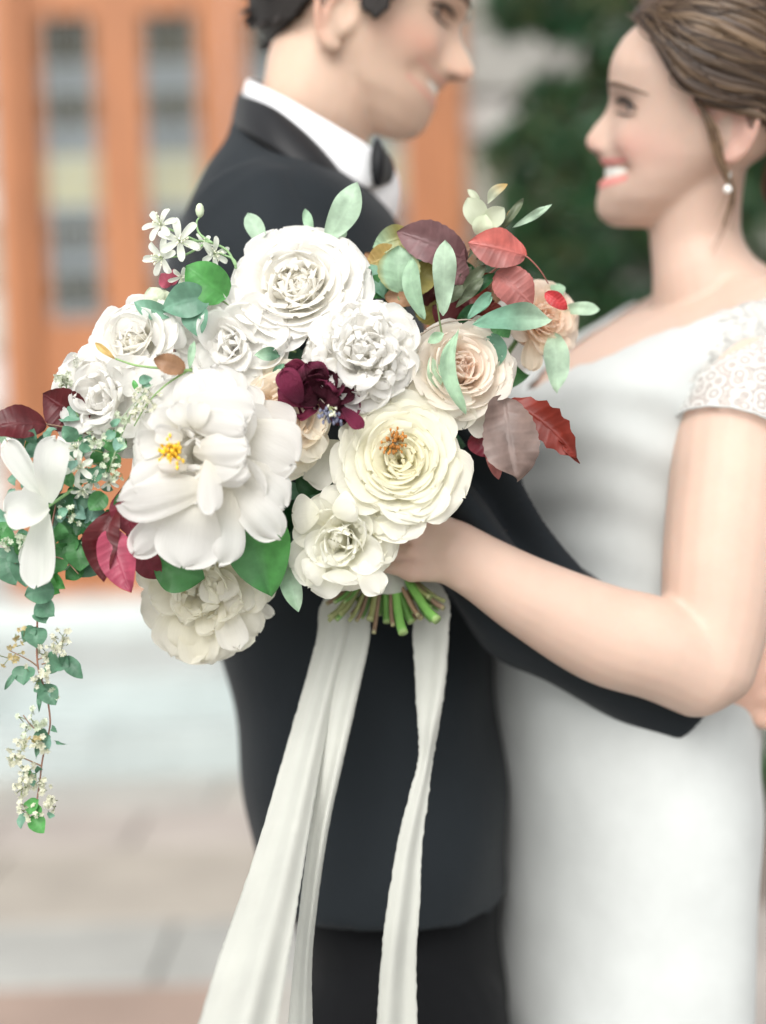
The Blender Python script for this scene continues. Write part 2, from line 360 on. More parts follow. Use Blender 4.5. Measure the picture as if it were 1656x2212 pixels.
# ---- double door
xl, xr = wx(18, 600), wx(1000, 400)
door = thing('church_door', (0.5 * (xl + xr), DY, 0.45), 'tall orange wooden double door with leaded glass windows behind the couple', 'door')
zs, zt = 0.45, 3.55
for a, b in ((xl - 0.02, xl + 0.12), (xr - 0.13, xr + 0.01)):
    V, f = boxm(a, b, DY - 0.10, DY + 0.10, zs, zt, 0.01); mk('jamb', V, f, M_WOOD, door, sm=False)
V, f = boxm(xl - 0.02, xr + 0.01, DY - 0.10, DY + 0.10, zt + 0.002, zt + 0.16, 0.01); mk('lintel', V, f, M_WOOD, door, sm=False)
xm = 0.5 * (xl + xr)
z_hi, z_lo = wz(35), wz(690)
for a, b in ((xl + 0.125, xm - 0.005), (xm + 0.005, xr - 0.135)):
    cu = [(a + (b - a) * q0, a + (b - a) * q1) for q0, q1 in ((0.075, 0.345), (0.58, 0.85))]
    parts = [boxm(a, b, DY - 0.03, DY + 0.03, zs + 0.005, z_lo), boxm(a, b, DY - 0.03, DY + 0.03, z_hi, zt - 0.005)]
    edges = [a, cu[0][0], cu[0][1], cu[1][0], cu[1][1], b]
    for i in (0, 2, 4): parts.append(boxm(edges[i], edges[i + 1], DY - 0.03, DY + 0.03, z_lo - 0.001, z_hi + 0.001))
    V, f = join(parts); leaf = mk('door_leaf', V, f, M_WOOD, door, sm=False)
    V, f = boxm(a + 0.1, b - 0.1, DY - 0.045, DY - 0.028, zs + 0.15, z_lo - 0.22, 0.012); mk('door_panel', V, f, M_WOOD, leaf, sm=False)
    kinds = ['D', 'L', 'D', 'L', 'C', 'C', 'L', 'D', 'L', 'D', 'L']  # dark, grey and cream bands of reflection, painted pane by pane
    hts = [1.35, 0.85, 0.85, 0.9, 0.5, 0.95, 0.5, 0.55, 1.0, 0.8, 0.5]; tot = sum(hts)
    for c0, c1 in cu:
        z = z_hi
        for kd, h in zip(kinds, hts):
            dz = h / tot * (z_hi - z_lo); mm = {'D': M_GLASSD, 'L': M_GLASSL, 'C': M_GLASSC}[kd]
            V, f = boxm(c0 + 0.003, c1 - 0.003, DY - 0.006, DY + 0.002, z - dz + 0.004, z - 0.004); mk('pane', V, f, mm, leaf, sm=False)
            V, f = boxm(c0, c1, DY - 0.012, DY + 0.004, z - dz - 0.004, z - dz + 0.004); mk('glazing_bar', V, f, M_LEAD, leaf, sm=False)
            z -= dz
        for q in (0.22, 0.78):
            xx = lerp(c0, c1, q); V, f = boxm(xx - 0.006, xx + 0.006, DY - 0.014, DY + 0.005, z_lo, z_hi); mk('glazing_bar', V, f, M_LEAD, leaf, sm=False)
    hx = xm - 0.07 if a < xm - 0.3 else xm + 0.07
    V, f = tube([(hx, DY - 0.05, 1.3), (hx, DY - 0.09, 1.32), (hx, DY - 0.09, 1.52), (hx, DY - 0.05, 1.54)], 0.012, 8); mk('handle', V, f, M_LEAD, leaf)
V, f = boxm(xl - 0.15, xr + 0.12, DY - 0.25, DY + 0.1, 0.29, 0.448, 0.015); mk('door_sill', V, f, M_SLAB, door, np.tile(lin(192, 198, 195), (len(V), 1)), sm=False)
# ---- stone walls to both sides
def stone_wall(x0, x1, label, seed, base):
    r = np.random.default_rng(seed)
    w = thing('stone_wall', (0.5 * (x0 + x1), DY + 0.2, 0), label, 'wall')
    V, f = boxm(x0, x1, DY + 0.05, DY + 0.6, -0.1, 5.2); mk('mortar_core', V, f, M_STONE, w, np.tile(lin(120, 118, 112), (len(V), 1)), sm=False)
    z = -0.05
    while z < 4.9:
        h = 0.2 + r.random() * 0.16; x = x0
        while x < x1 - 0.02:
            l = min(0.3 + r.random() * 0.4, x1 - x)
            if x1 - x - l < 0.15: l = x1 - x
            V, f = boxm(x + 0.008, x + l - 0.008, DY - 0.02 - r.random() * 0.03, DY + 0.10, z + 0.008, z + h - 0.008, 0.015)
            c = base * (0.7 + 0.6 * r.random()) * (1 + 0.02 * r.standard_normal(3))
            mk('stone_block', V, f, M_STONE, w, np.tile(np.clip(c, 0, 1), (len(V), 1)), sm=False); x += l
        z += h
stone_wall(-4.0, xl - 0.02, 'pale grey stone wall on the hinge side of the orange door, cut by the frame', 3, lin(178, 180, 176))
stone_wall(xr + 0.01, 4.6, 'grey stone wall behind the evergreen, between the orange door and the bride', 4, lin(150, 146, 140))

# ---- evergreens
def crown(r, blobs, n, size, cols):
    """many small leaves spread through clumps; blobs: (centre, radius)"""
    V, Fc, C, U = [], [], [], []
    wts = np.array([b[1] ** 2 for b in blobs]); wts /= wts.sum()
    for k in range(n):
        c, R = blobs[r.choice(len(blobs), p=wts)]
        dvec = unit(r.standard_normal(3)); p = c + dvec * R * (0.35 + 0.65 * r.random() ** 0.5) * np.array([1, 1, 0.85])
        ax = unit(dvec * 0.7 + r.standard_normal(3) * 0.5 + np.array([0, 0, -0.5])); s = size * (0.6 + 0.8 * r.random())
        sd = unit(np.cross(ax, r.standard_normal(3))); nn = np.cross(ax, sd)
        o = len(V)
        V += [p - ax * s * 0.5, p + sd * s * 0.22 + nn * s * 0.06, p + ax * s * 0.5, p - sd * s * 0.22 + nn * s * 0.06]
        Fc.append((o, o + 1, o + 2, o + 3)); cc = cols[r.integers(len(cols))] * (0.7 + 0.6 * r.random())
        C += [cc] * 4; U += [(0, 0), (0.5, 1), (1, 0), (0.5, -1)]
    return np.array(V), Fc, np.array(C), np.array(U)
r = np.random.default_rng(21)
tree = thing('evergreen_tree', (1.35, 5.6, 0), 'dark evergreen tree standing against the stone wall, between the two faces', 'tree')
blobs = []
for (u, v, rp, d) in ((1215, 10, 95, 5.6), (1330, 60, 120, 5.5), (1120, 15, 75, 5.7), (1180, 210, 70, 5.7), (1110, 330, 70, 5.7), (1080, 560, 70, 5.7), (1160, 480, 80, 5.7), (1250, 580, 90, 5.6), (1200, 320, 90, 5.6), (1290, 230, 95, 5.6), (1370, 330, 130, 5.5), (1260, 390, 110, 5.5), (1330, 490, 130, 5.4), (1480, 180, 180, 5.6), (1500, 450, 180, 5.6), (1140, 290, 55, 5.6), (1120, 420, 50, 5.7), (1180, 560, 60, 5.6),
                      (1250, 680, 110, 5.5), (1400, 720, 140, 5.5), (1560, 720, 180, 5.5), (1400, 950, 200, 5.5), (1600, 1000, 220, 5.5), (1680, 250, 200, 5.6), (1350, -160, 190, 5.6), (1560, -150, 200, 5.6), (1450, -350, 170, 5.6), (1720, 700, 200, 5.6)):
    blobs.append((P(u, v, d), rp * d / FPX))
V, f, c, uv = crown(r, blobs, 14000, 0.085, [np.array([0.034, 0.095, 0.034]), np.array([0.022, 0.060, 0.03]), np.array([0.06, 0.075, 0.02]), np.array([0.018, 0.10, 0.04])])
mk('crown', V, f, M_FOLI, tree, c, uv, sm=False)
tb = P(1480, 800, 5.65)
V, f = tube(cr([(tb[0], tb[1], -0.05), (tb[0] + 0.03, tb[1], 1.0), (tb[0] - 0.02, tb[1], 2.0), (tb[0], tb[1], 3.3)], 16), np.linspace(0.11, 0.03, 16), 10)
mk('trunk', V, f, M_BARK, tree)
for (u, v, d) in ((1215, 20, 5.6), (1260, 390, 5.5), (1680, 250, 5.6), (1400, 720, 5.5)):
    q = P(u, v, d); s0 = np.array([tb[0], tb[1], max(0.7, q[2] - 0.5)])
    V, f = tube(cr([s0, (s0 + q) / 2 + [0, 0, 0.08], q], 8), np.linspace(0.04, 0.012, 8), 7); mk('limb', V, f, M_BARK, tree)
sh = P(1700, 1560, 4.4); sh[2] = 0
shrub = thing('low_shrub', sh, 'low dark green shrub just behind the hip of the white dress', 'shrub')
blobs = [(np.array([sh[0] + dx, sh[1] + dy, z]), R) for dx, dy, z, R in ((0, 0, 0.30, 0.26), (0.25, 0.1, 0.42, 0.3), (-0.10, 0.2, 0.5, 0.24), (0.15, 0.25, 0.75, 0.28), (0.5, 0.1, 0.5, 0.35))]
V, f, c, uv = crown(r, blobs, 2600, 0.06, [np.array([0.03, 0.085, 0.028]), np.array([0.04, 0.11, 0.035])])
mk('foliage', V, f, M_FOLI, shrub, c, uv, sm=False)
V, f = tube([(sh[0], sh[1], -0.02), (sh[0] + 0.02, sh[1] + 0.03, 0.35)], [0.025, 0.012], 7); mk('stem', V, f, M_BARK, shrub)

# ------------------------------------------------------------------ people: heads
ZT = np.array([0, .004, .012, .03, .05, .07, .09, .12, .15, .18, .205, .222, .232, .236])
XF = np.array([-.018, -.008, .000, .002, .000, -.001, -.003, -.005, -.001, -.013, -.036, -.060, -.080, -.093])
XB = np.array([-.045, -.055, -.075, -.098, -.122, -.150, -.172, -.187, -.191, -.187, -.170, -.145, -.115, -.096])
WT = np.array([.012, .022, .032, .047, .0565, .0635, .068, .0725, .0745, .073, .063, .046, .026, .003])
PZ = np.array([0, .0095, .0195, .027, .0355, .0415, .0467, .0506, .057, .0614, .0666, .0696, .0726, .080, .0865, .0964, .1064, .1163, .1236, .1336, .146, .1608, .176, .187, .22])
PX = np.array([-.0065, .0073, .010, .009, .0068, .0086, .006, .0062, .0066, .0088, .0073, .011, .0190, .0233, .0222, .0147, .006, .0013, 0, .0013, .0017, -.0013, -.010, -.021, -.058])
SZ = np.array([0, .02, .035, .05, .062, .070, .076, .085, .10, .12, .14, .17, .24])
SS = np.array([.016, .017, .022, .026, .020, .014, .0125, .0105, .0085, .0095, .03, .045, .05])
class Head:
    def __init__(s, org, fwd, up, k=1.0, male=False):
        s.o = np.asarray(org, float); s.X = unit(fwd); s.Z = unit(up - s.X * np.dot(up, s.X)); s.Y = np.cross(s.Z, s.X); s.k = k; s.male = male; s.XB = np.interp(ZT, [0, .012, .03, .05, .07, .09, .12, .15, .18, .24], [-.045, -.08, -.125, -.158, -.176, -.186, -.194, -.195, -.189, -.096]) if male else XB
    def w(s, p):
        p = np.atleast_2d(np.asarray(p, float)) * s.k; return s.o + p[:, :1] * s.X + p[:, 1:2] * s.Y + p[:, 2:] * s.Z
    def loc(s, q):
        q = (q - s.o) / s.k; return np.stack([q @ s.X, q @ s.Y, q @ s.Z], 1)
    def sec(s, z):
        xf, xb, w = np.interp(z, ZT, XF), np.interp(z, ZT, s.XB), np.interp(z, ZT, WT)
        n = np.interp(z, [0, .05, .09, .14, .24], [2.0, 1.9, 2.05, 2.3, 2.0]); return (xf + xb) / 2, (xf - xb) / 2, w, n
    def feat(s, y, z):
        """what the face adds in front of the plain oval at lateral y, height z"""
        xf = np.interp(z, ZT, XF); px = np.interp(z, PZ, PX); sg = np.interp(z, SZ, SS); ay = np.abs(y)
        e = (px - xf) * np.exp(-(y / sg) ** 2)
        G = lambda y0, z0, sy, sz: np.exp(-((ay - y0) / sy) ** 2 - ((z - z0) / sz) ** 2)
        e = e - 0.0075 * G(.030, .113, .014, .0095) + 0.0045 * G(.030, .130, .018, .007) + 0.006 * G(.040, .080, .017, .016)
        e = e + 0.005 * G(.0125, .0745, .005, .005)                       # wings of the nose
        e = e - 0.003 * G(.036, .056, .006, .010)                         # corner of the mouth
        if s.male: e = e + 0.30 * np.maximum(px - xf, 0) * np.exp(-(y / (sg * 1.15)) ** 2) * smooth(.066, .074, z) * smooth(.128, .112, z); e = e + 0.004 * G(.018, .128, .02, .008) - 0.005 * G(.0, .010, .03, .018)
        if s.male: e = e - .0045 * np.exp(-(ay / .034) ** 8 - ((z - .0535 - 4.5 * ay ** 2) / (.0042 - .04 * ay)) ** 4)
        else: e = e - 0.0075 * np.exp(-(ay / .041) ** 8 - ((z - .0523 - 2.6 * ay ** 2) / (.0074 - .09 * ay)) ** 4) - .003 * G(.034, .067, .006, .010)   # open smile, fold beside it
        return e
    def mesh(s, nz=110, nf=120):
        zz = np.concatenate([np.linspace(0.0, .02, 14)[:-1], np.linspace(.02, .14, 70)[:-1], np.linspace(.14, .236, 30)])
        fi = np.linspace(0, 2 * math.pi, nf, endpoint=False); rings = []
        for z in zz:
            c, a, w, n = s.sec(z); cx, sy = np.cos(fi), np.sin(fi)
            x = c + a * np.sign(cx) * np.abs(cx) ** (2 / n); y = w * np.sign(sy) * np.abs(sy) ** (2 / n)
            x = x + np.where(cx > 0, s.feat(y, z) * smooth(0.0, 0.45, cx), 0)
            rings.append(s.w(np.stack([x, y, np.full(nf, z)], 1)))
        return loft(rings)
    def front(s, y, z):
        c, a, w, n = s.sec(z); return c + a * np.clip(1 - np.abs(y / w) ** n, 0, 1) ** (1 / n) + s.feat(y, z)
    def side(s, x, z, off=0.0):
        """lateral |y| of the head's side at (x, z)"""
        c, a, w, n = s.sec(z); a = a + off; w = w + off
        return w * np.clip(1 - np.abs((x - c) / a) ** n, 0, 1) ** (1 / n)
    def ear(s, sg, cx=-.113, cz=.092):
        out = []
        b = s.side(cx, cz) - .004
        def q(x, z, y): return (cx + x, sg * (b + y), cz + z)
        rim = cr([(0.010, -.010, .004), (.014, .010, .006), (.006, .027, .012), (-.010, .030, .018), (-.021, .016, .021), (-.019, -.006, .017), (-.010, -.022, .010), (.002, -.028, .007), (.009, -.022, .005)], 36)
        pth = s.w([q(x, z, y) for x, z, y in rim]); out.append(rtube(pth, np.full(36, .0038 * s.k), 8))
        out.append(rtube(s.w([q(x, z, y) for x, z, y in cr([(.004, -.026, .006), (0, -.024, .007), (-.006, -.021, .008)], 6)]), np.full(6, .0062 * s.k), 8))
        anti = cr([(-.006, .020, .012), (-.012, .006, .012), (-.008, -.010, .010), (.002, -.016, .007)], 16)
        out.append(rtube(s.w([q(x, z, y) for x, z, y in anti]), np.full(16, .0036 * s.k), 8))
        out.append(ellipsoid(s.w([q(-.004, .002, .003)])[0], np.array([s.X * .016, s.Y * .006, s.Z * .026]) * s.k))
        out.append(ellipsoid(s.w([q(.009, -.004, .005)])[0], np.array([s.X * .004, s.Y * .005, s.Z * .006]) * s.k))
        return out
def facecol(h, base, lip, blush, beard=None, flush=None, flush2=None):
    def fn(co):
        L = h.loc(co); x, y, z = L[:, 0], L[:, 1], L[:, 2]; ay = np.abs(y); c = np.tile(base, (len(co), 1))
        near = (z > -.05) & (z < .26) & (x > -.24) & (x < .06) & (ay < .11)
        front = near & (x > -.07)
        def mixin(c, wgt, col): return c + (np.asarray(col) - c) * wgt[:, None]
        bl = np.exp(-((ay - .045) / .018) ** 2 - ((z - .078) / .018) ** 2) * front
        c = mixin(c, bl * 0.55, blush)
        ns = np.exp(-(y / .016) ** 2 - ((z - .076) / .010) ** 2) * front * (x > .004); c = mixin(c, ns * 0.4, blush)
        er = near & (x < -.075) & (x > -.145) & (z > .035) & (z < .13) & (ay > .070); c = mixin(c, er * 0.45, blush)
        ul = np.exp(-((z - .0622 - 2.0 * ay ** 2) / (.0042 - .055 * ay)) ** 4) * (ay < .042) * front; ll = np.exp(-((z - .0412 - 5.0 * ay ** 2) / (.0054 - .06 * ay)) ** 4) * (ay < .040) * front
        c = mixin(c, np.maximum(ul, ll) * 0.9, lip)
        ey = np.exp(-((ay - .031) / .018) ** 2 - ((z - .113) / .010) ** 2) * front; c = mixin(c, ey * 0.45, base * np.array([.62, .5, .45]))
        nn_ = np.exp(-((ay - .0075) / .0038) ** 2 - ((z - .0705) / .0026) ** 2) * front * (x > -.002); c = mixin(c, nn_ * .75, base * np.array([.25, .16, .13]))  # dark of the nostrils put into the skin colour
        mc = np.exp(-((ay - .041) / .005) ** 2 - ((z - .0565) / .006) ** 2) * front; c = mixin(c, mc * .4, base * np.array([.55, .40, .34]))  # shadow at the mouth corners put into the skin colour
        if flush2 is not None:
            for k in flush2: c = mixin(c, .40 * np.exp(-np.sum((co - k) ** 2, 1) / .010 ** 2), blush)
        if flush is not None: c = mixin(c, .45 * np.exp(-np.sum((co - flush) ** 2, 1) / .07 ** 2), np.array([.68, .36, .28]))
        if beard is not None:
            bd = smooth(.085, .05, z) * smooth(-.115, -.095, x) * near * (1 - np.maximum(ul, ll)); c = mixin(c, bd * 0.5, beard)
        return c
    return fn

def hand(wrist, knuckles, fingers, rw, flat=0.62):
    """wrist point, four knuckle points, per finger a list of points (first inside the palm); returns closed shapes"""
    out = []; kn = np.array(knuckles)
    for k in kn: out.append(rtube(cr([wrist, lerp(wrist, k, .55), k], 10), np.linspace(rw, .0098, 10), 12))
    for (pts, r0, r1) in fingers: 
        p = cr(pts, 18); out.append(rtube(p, np.linspace(r0, r1, 18) * (1 + 0.10 * np.cos(np.linspace(0, 6 * math.pi, 18))), 12))
    return out

# ------------------------------------------------------------------ bride
SKIN = np.array([0.565, 0.408, 0.328])
BD = 1.42
rayb = unit(FWD + (1400 - 828) / FPX * RIGHT - (250 - 1106) / FPX * UP)
bf = unit(-(RIGHT - rayb * np.dot(RIGHT, rayb)))
bu = np.cross(rayb, bf); bu = bu if bu[2] > 0 else -bu
kb = 1.0
hb = Head(P(1318, 205, BD) - bu * .1245, bf, bu, kb)
parts = [hb.mesh()]
for sg in (1, -1): parts += hb.ear(sg)
nk = [hb.w([q])[0] for q in ((-.088, 0, .07), (-.086, 0, .03), (-.088, 0, -.01))]
parts.append(rtube(cr(nk + [P(1520, 590, 1.44), P(1545, 660, 1.45)], 14), np.array([.044, .045, .045, .0445, .044, .044, .044, .0445, .0455, .048, .052, .058, .064, .070]), 24))
YAW = rad(20)
TF = np.array([-math.cos(YAW), -math.sin(YAW), 0]); TS = np.array([math.sin(YAW) * -1, math.cos(YAW), 0])   # chest forward, far side
def torso_rings(secs, d=1.45, shrink=0.0, n=64, sx=2.2, shape=None):
    rings = []; a_ = np.linspace(0, 2 * math.pi, n, endpoint=False)
    for (v, uL, uR, b) in secs:
        pl, pr = P(uL, v, d), P(uR, v, d); h = np.linalg.norm(pr - pl) / 2; c = (pl + pr) / 2
        aa = math.sqrt(max(h * h - (b * math.sin(YAW)) ** 2, .0006)) / math.cos(YAW)
        aa, b = aa - shrink, b - shrink
        ca, sa = np.cos(a_), np.sin(a_)
        x = aa * np.sign(ca) * np.abs(ca) ** (2 / sx); y = b * np.sign(sa) * np.abs(sa) ** (2 / sx)
        ring = c + x[:, None] * TF + y[:, None] * TS
        rings.append(ring)
    return rings
DSEC = [(610, 1440, 1650, .085), (640, 1395, 1690, .150), (690, 1310, 1712, .172), (760, 1195, 1716, .172), (830, 1112, 1712, .165), (900, 1086, 1704, .157), (980, 1092, 1690, .150), (1080, 1115, 1665, .138),
        (1200, 1122, 1640, .130), (1320, 1100, 1640, .140), (1450, 1068, 1625, .158), (1600, 1078, 1600, .165), (1750, 1098, 1608, .168), (1950, 1102, 1590, .168), (2212, 1090, 1565, .170)]
dsec = cr(DSEC, 60)
parts.append(loft(torso_rings(dsec[::2], shrink=.010)))
# near arm: shoulder, elbow, wrist
parts.append(chain([(1616, 765, 1.335, .050), (1598, 860, 1.315, .0515), (1576, 1020, 1.295, .0515), (1558, 1200, 1.280, .0505), (1546, 1330, 1.272, .047), (1528, 1436, 1.264, .0425)], 26, 20))
parts.append(chain([(1512, 1452, 1.262, .040), (1420, 1402, 1.254, .0440), (1300, 1368, 1.245, .0425), (1150, 1293, 1.230, .0345), (1045, 1230, 1.222, .0285), (975, 1190, 1.219, .0270)], 26, 20))
# bouquet hand: the back of the hand is towards us, the fingers close round the stems
wr = PB(990, 1196, 1.163)
K = [PB(908, 1110, 1.152), PB(890, 1152, 1.146), PB(884, 1194, 1.147), PB(890, 1234, 1.153)]
def fing(k, v, du, dd):
    return [lerp(wr, k, .7), k, PB(850 - du, v - 8, 1.150), PB(806 - du, v - 10, 1.170), PB(790 - du, v - 6, 1.195), PB(815 - du, v, 1.214), PB(850, v + 4, 1.212 + dd)]
fs = [(fing(K[0], 1106, 4, 0), .0090, .0072), (fing(K[1], 1150, 10, 0), .0090, .0074), (fing(K[2], 1192, 4, 0), .0086, .0070), (fing(K[3], 1232, -12, 0), .0080, .0062)]
thumb = ([wr, PB(960, 1150, 1.182), PB(915, 1110, 1.205), PB(870, 1092, 1.222), PB(830, 1092, 1.228)], .0135, .0095)
for k_, q_ in zip(K, (.0108, .0112, .0108, .0102)): parts.append(ellipsoid(k_ - CV(0, 0, -.0005), np.eye(3) * q_, 14, 10))
parts.append(ellipsoid(PB(1002, 1252, 1.150), np.eye(3) * .0105, 14, 10))
parts += hand(wr, K, fs + [thumb], .0255)
# far arm bent towards the groom
parts.append(rtube(cr([P(1480, 700, 1.60), P(1470, 900, 1.63), P(1440, 1180, 1.64)], 16), np.linspace(.047, .040, 16), 16))
parts.append(rtube(cr([P(1440, 1185, 1.64), P(1300, 1190, 1.66), P(1150, 1160, 1.68)], 12), np.linspace(.040, .027, 12), 14))
wf = P(1150, 1160, 1.68); Kf = [P(1085, 1135 + 26 * i, 1.69) for i in range(4)]
parts += hand(wf, Kf, [([lerp(wf, k, .7), k, k + CV(-.022, .002, .0), k + CV(-.042, 0, .004)], .0095, .007) for k in Kf] + [([wf, P(1110, 1115, 1.665), P(1075, 1095, 1.66)], .012, .009)], .024)
# legs and feet under the skirt
hip = (P(1086, 2212, 1.45) + P(1602, 2212, 1.45)) / 2
for sgn in (-1, 1):
    q = hip + TS * .075 * sgn - TF * .012
    parts.append(rtube(np.array([q + [0, 0, .12], q, [q[0], q[1], .42], [q[0], q[1], .09]]), np.array([.060, .060, .05, .036]), 16))
    parts.append(rtube(np.array([[q[0] + .03, q[1], .06], q * [1, 1, 0] + TF * .07 + [0, 0, .045], q * [1, 1, 0] + TF * .14 + [0, 0, .03]]), np.array([.034, .034, .024]), 12))
def knuckles(co, nr):
    near = np.linalg.norm(co - PB(880, 1180, 1.15), axis=1) < .06
    d = np.zeros(len(co)); front = near & (nr @ FWD < .25)
    for i in range(3):
        a = (K[i] + K[i + 1]) / 2; b = a + (PB(835, (1112, 1150, 1192, 1231)[i] / 2 + (1112, 1150, 1192, 1231)[i + 1] / 2, 1.15) - a) * 1.6; a = a + (wr - a) * .10
        t = np.clip((co - a) @ (b - a) / np.dot(b - a, b - a), 0, 1); q = co - (a + t[:, None] * (b - a)); q = q - np.outer(q @ FWD, FWD)
        d -= .0036 * np.exp(-np.sum(q * q, 1) / .0021 ** 2) * smooth(0, .12, t)
    for k in K: q = co - k; q = q - np.outer(q @ FWD, FWD); d += .0022 * np.exp(-np.sum(q * q, 1) / .0055 ** 2)
    for k in K[:3]:                                                  # tendons on the back of the hand
        t = np.clip((co - k) @ (wr - k) / np.dot(wr - k, wr - k), 0, 1); q = co - (k + t[:, None] * (wr - k)); q = q - np.outer(q @ FWD, FWD); d += .0009 * np.exp(-np.sum(q * q, 1) / .003 ** 2) * smooth(1, .5, t)
    return co + nr * (d * front)[:, None]
bride = fuse('person', parts, .0027, M_SKIN, None, 14, .5, origin=(hip[0], hip[1], 0.0), post=knuckles, color=facecol(hb, SKIN, np.array([.62, .20, .19]), np.array([.60, .30, .25]), flush2=K))
tag(bride, 'smiling bride in a white lace-sleeved dress, brown hair pinned up, holding the bouquet', 'person')
# dress
def fold_fn(co, nr):
    z = co[:, 2]; x = co[:, 0]; y = co[:, 1]
    wv = .0016 * np.sin(z * 120 + 9 * x + 2 * np.sin(x * 25)) * smooth(1.00, 1.10, z) * smooth(1.42, 1.30, z)
    wv = wv + .006 * np.sin(x * 34 + y * 30 + z * 4) * smooth(1.02, .75, z)
    return co + nr * wv[:, None]
rg = torso_rings(dsec[3:], n=96); low = rg[-1]
for k, z in ((.25, .55), (.5, .36), (.75, .18), (1.0, .015)):
    c = low.mean(0); rr = c + (low - c) * (1 + .30 * k); rr[:, 2] = z; rg.append(rr)
V = np.vstack(rg); Fc = gridf(len(rg), 96, True)
cc = P(1380, 870, 1.45); zV = P(1195, 866, 1.40)[2]
ctr = np.array([r.mean(0) for r in rg]); 
L = (V - np.repeat(ctr, 96, 0)) @ TS; Fo = (V - np.repeat(ctr, 96, 0)) @ TF
cutoff = np.where(Fo > -.02, np.where(L < 0, 1.75, 1.15) * (V[:, 2] - zV), 1.5 * (V[:, 2] - zV - .05))
keep = [q for q in Fc if not all(abs(L[i]) < cutoff[i] for i in q)]
me_n = np.zeros_like(V); e1 = np.roll(V.reshape(-1, 96, 3), -1, 1) - np.roll(V.reshape(-1, 96, 3), 1, 1); e2 = np.gradient(V.reshape(-1, 96, 3), axis=0)
nn = np.cross(e1, e2).reshape(-1, 3); nn /= (np.linalg.norm(nn, axis=1, keepdims=True) + 1e-9)
sgnn = np.sign(np.sum(nn * (V - np.repeat(ctr, 96, 0)), 1))[:, None]; V2 = fold_fn(V, nn * sgnn)
dress = mk('dress', V2, keep, M_DRESS, bride); V_dress = V
so = dress.modifiers.new('thickness', 'SOLIDIFY'); so.thickness = .0035; so.offset = -1
ss_ = dress.modifiers.new('soft', 'SUBSURF'); ss_.levels = 1; ss_.render_levels = 1
# lace cap sleeves
def cap_sleeve(rows, lo_amp):
    c = cr(rows, 20); path = np.array([P(*r_[:3]) for r_ in c]); rr = c[:, 3]
    V, f = tube(path, rr, 72, caps=False)
    V = V.reshape(20, 72, 3); T = unit(path[-1] - path[-2])
    for j in range(72):
        V[-1, j] += T * (.0007 * abs(math.sin(j * .5 * math.pi * 72 / 144)) + lo_amp * math.sin(j / 72 * 2 * math.pi))
    sl = mk('lace_sleeve', V.reshape(-1, 3), f, M_LACE, dress)
    e = V[-1]; e = np.vstack([e, e[:1]])
    Vb, fb = tube(e, .0009, 6, caps=False); mk('sleeve_edge', Vb, fb, M_DRESS, dress)
cap_sleeve([(1672, 745, 1.37, .054), (1648, 790, 1.345, .0585), (1614, 870, 1.318, .060), (1588, 958, 1.300, .0585)], 0.0)
# the upper bodice beside the arm is lace over lining
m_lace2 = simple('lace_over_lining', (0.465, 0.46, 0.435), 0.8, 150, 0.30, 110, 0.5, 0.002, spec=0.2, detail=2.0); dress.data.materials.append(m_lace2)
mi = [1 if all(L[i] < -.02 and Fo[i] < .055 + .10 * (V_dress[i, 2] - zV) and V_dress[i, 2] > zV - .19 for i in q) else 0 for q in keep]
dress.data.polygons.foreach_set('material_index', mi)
# face details
def eyeparts(h, sg, body, iris, brow, zo=.113, bx=0):
    yy = .031 * sg; x = h.front(np.array([yy]), np.array([zo]))[0]
    c = h.w([(x - .0095, yy, zo)])[0]; rr = .0112 * h.k
    V, f = ellipsoid(c, [h.Y * rr, h.Z * rr, h.X * rr], 20, 14)
    ang = np.linalg.norm((V - c) / rr - (h.X * .94 + h.Y * .1 * sg * 0), axis=1)
    col = np.where((ang < .62)[:, None], iris, np.array([.40, .36, .33])); mk('eyeball', V, f, M_EYE, body, col)
    for nm, z0, r0, dark in (('eyelash', zo + .0030, .0024, .55), ('eyelash', zo - .0050, .0010, .8)):
        ys = np.linspace(.016, .051, 12); zz = z0 + (.004 if nm and z0 > zo else -.0015) * (1 - ((ys - .031) / .016) ** 2) - .10 * (ys - .031)
        p = [(h.front(np.array([a * sg]), np.array([b]))[0] + .0022, a * sg, b) for a, b in zip(ys, zz)]
        V, f = tube(h.w(p), r0 * h.k * np.sin(np.linspace(.3, 2.9, 12)), 6); mk(nm, V, f, M_DARKHAIR, body, np.tile(np.array([.02, .013, .01]), (len(V), 1)))
    ys = np.linspace(.012, .059, 14); tt = np.linspace(0, 1, 14); zz = .1338 + .0035 * np.sin(tt * 2.2) - .0125 * tt ** 2.2
    p = [(h.front(np.array([a * sg]), np.array([b]))[0] + .0006, a * sg, b) for a, b in zip(ys, zz)]
    V, f = tube(h.w(p), brow * h.k * np.sin(np.linspace(.5, 2.95, 14)), 8, flat=1.0); mk('eyebrow', V, f, M_DARKHAIR, body, np.tile(np.array([.13, .08, .052]), (len(V), 1)))
for sg in (1, -1): eyeparts(hb, sg, bride, np.array([.02, .012, .008]), .0021)
ys = np.linspace(-.036, .036, 26)
tz = np.array([.0462, .0500, .0545, .0592]); TV = []
for z in tz:
    for y in ys: TV.append((hb.front(np.array([y]), np.array([.0523 + 2.0 * y * y]))[0] + .0030 - .0012 * abs((z - .0527) / .0065) + .0006 * abs(math.sin(y * 420)) - 14 * max(0, abs(y) - .024) ** 2, y, z + 2.0 * y * y))
V = hb.w(TV); mk('teeth', V, gridf(4, 26), M_TEETH, bride)
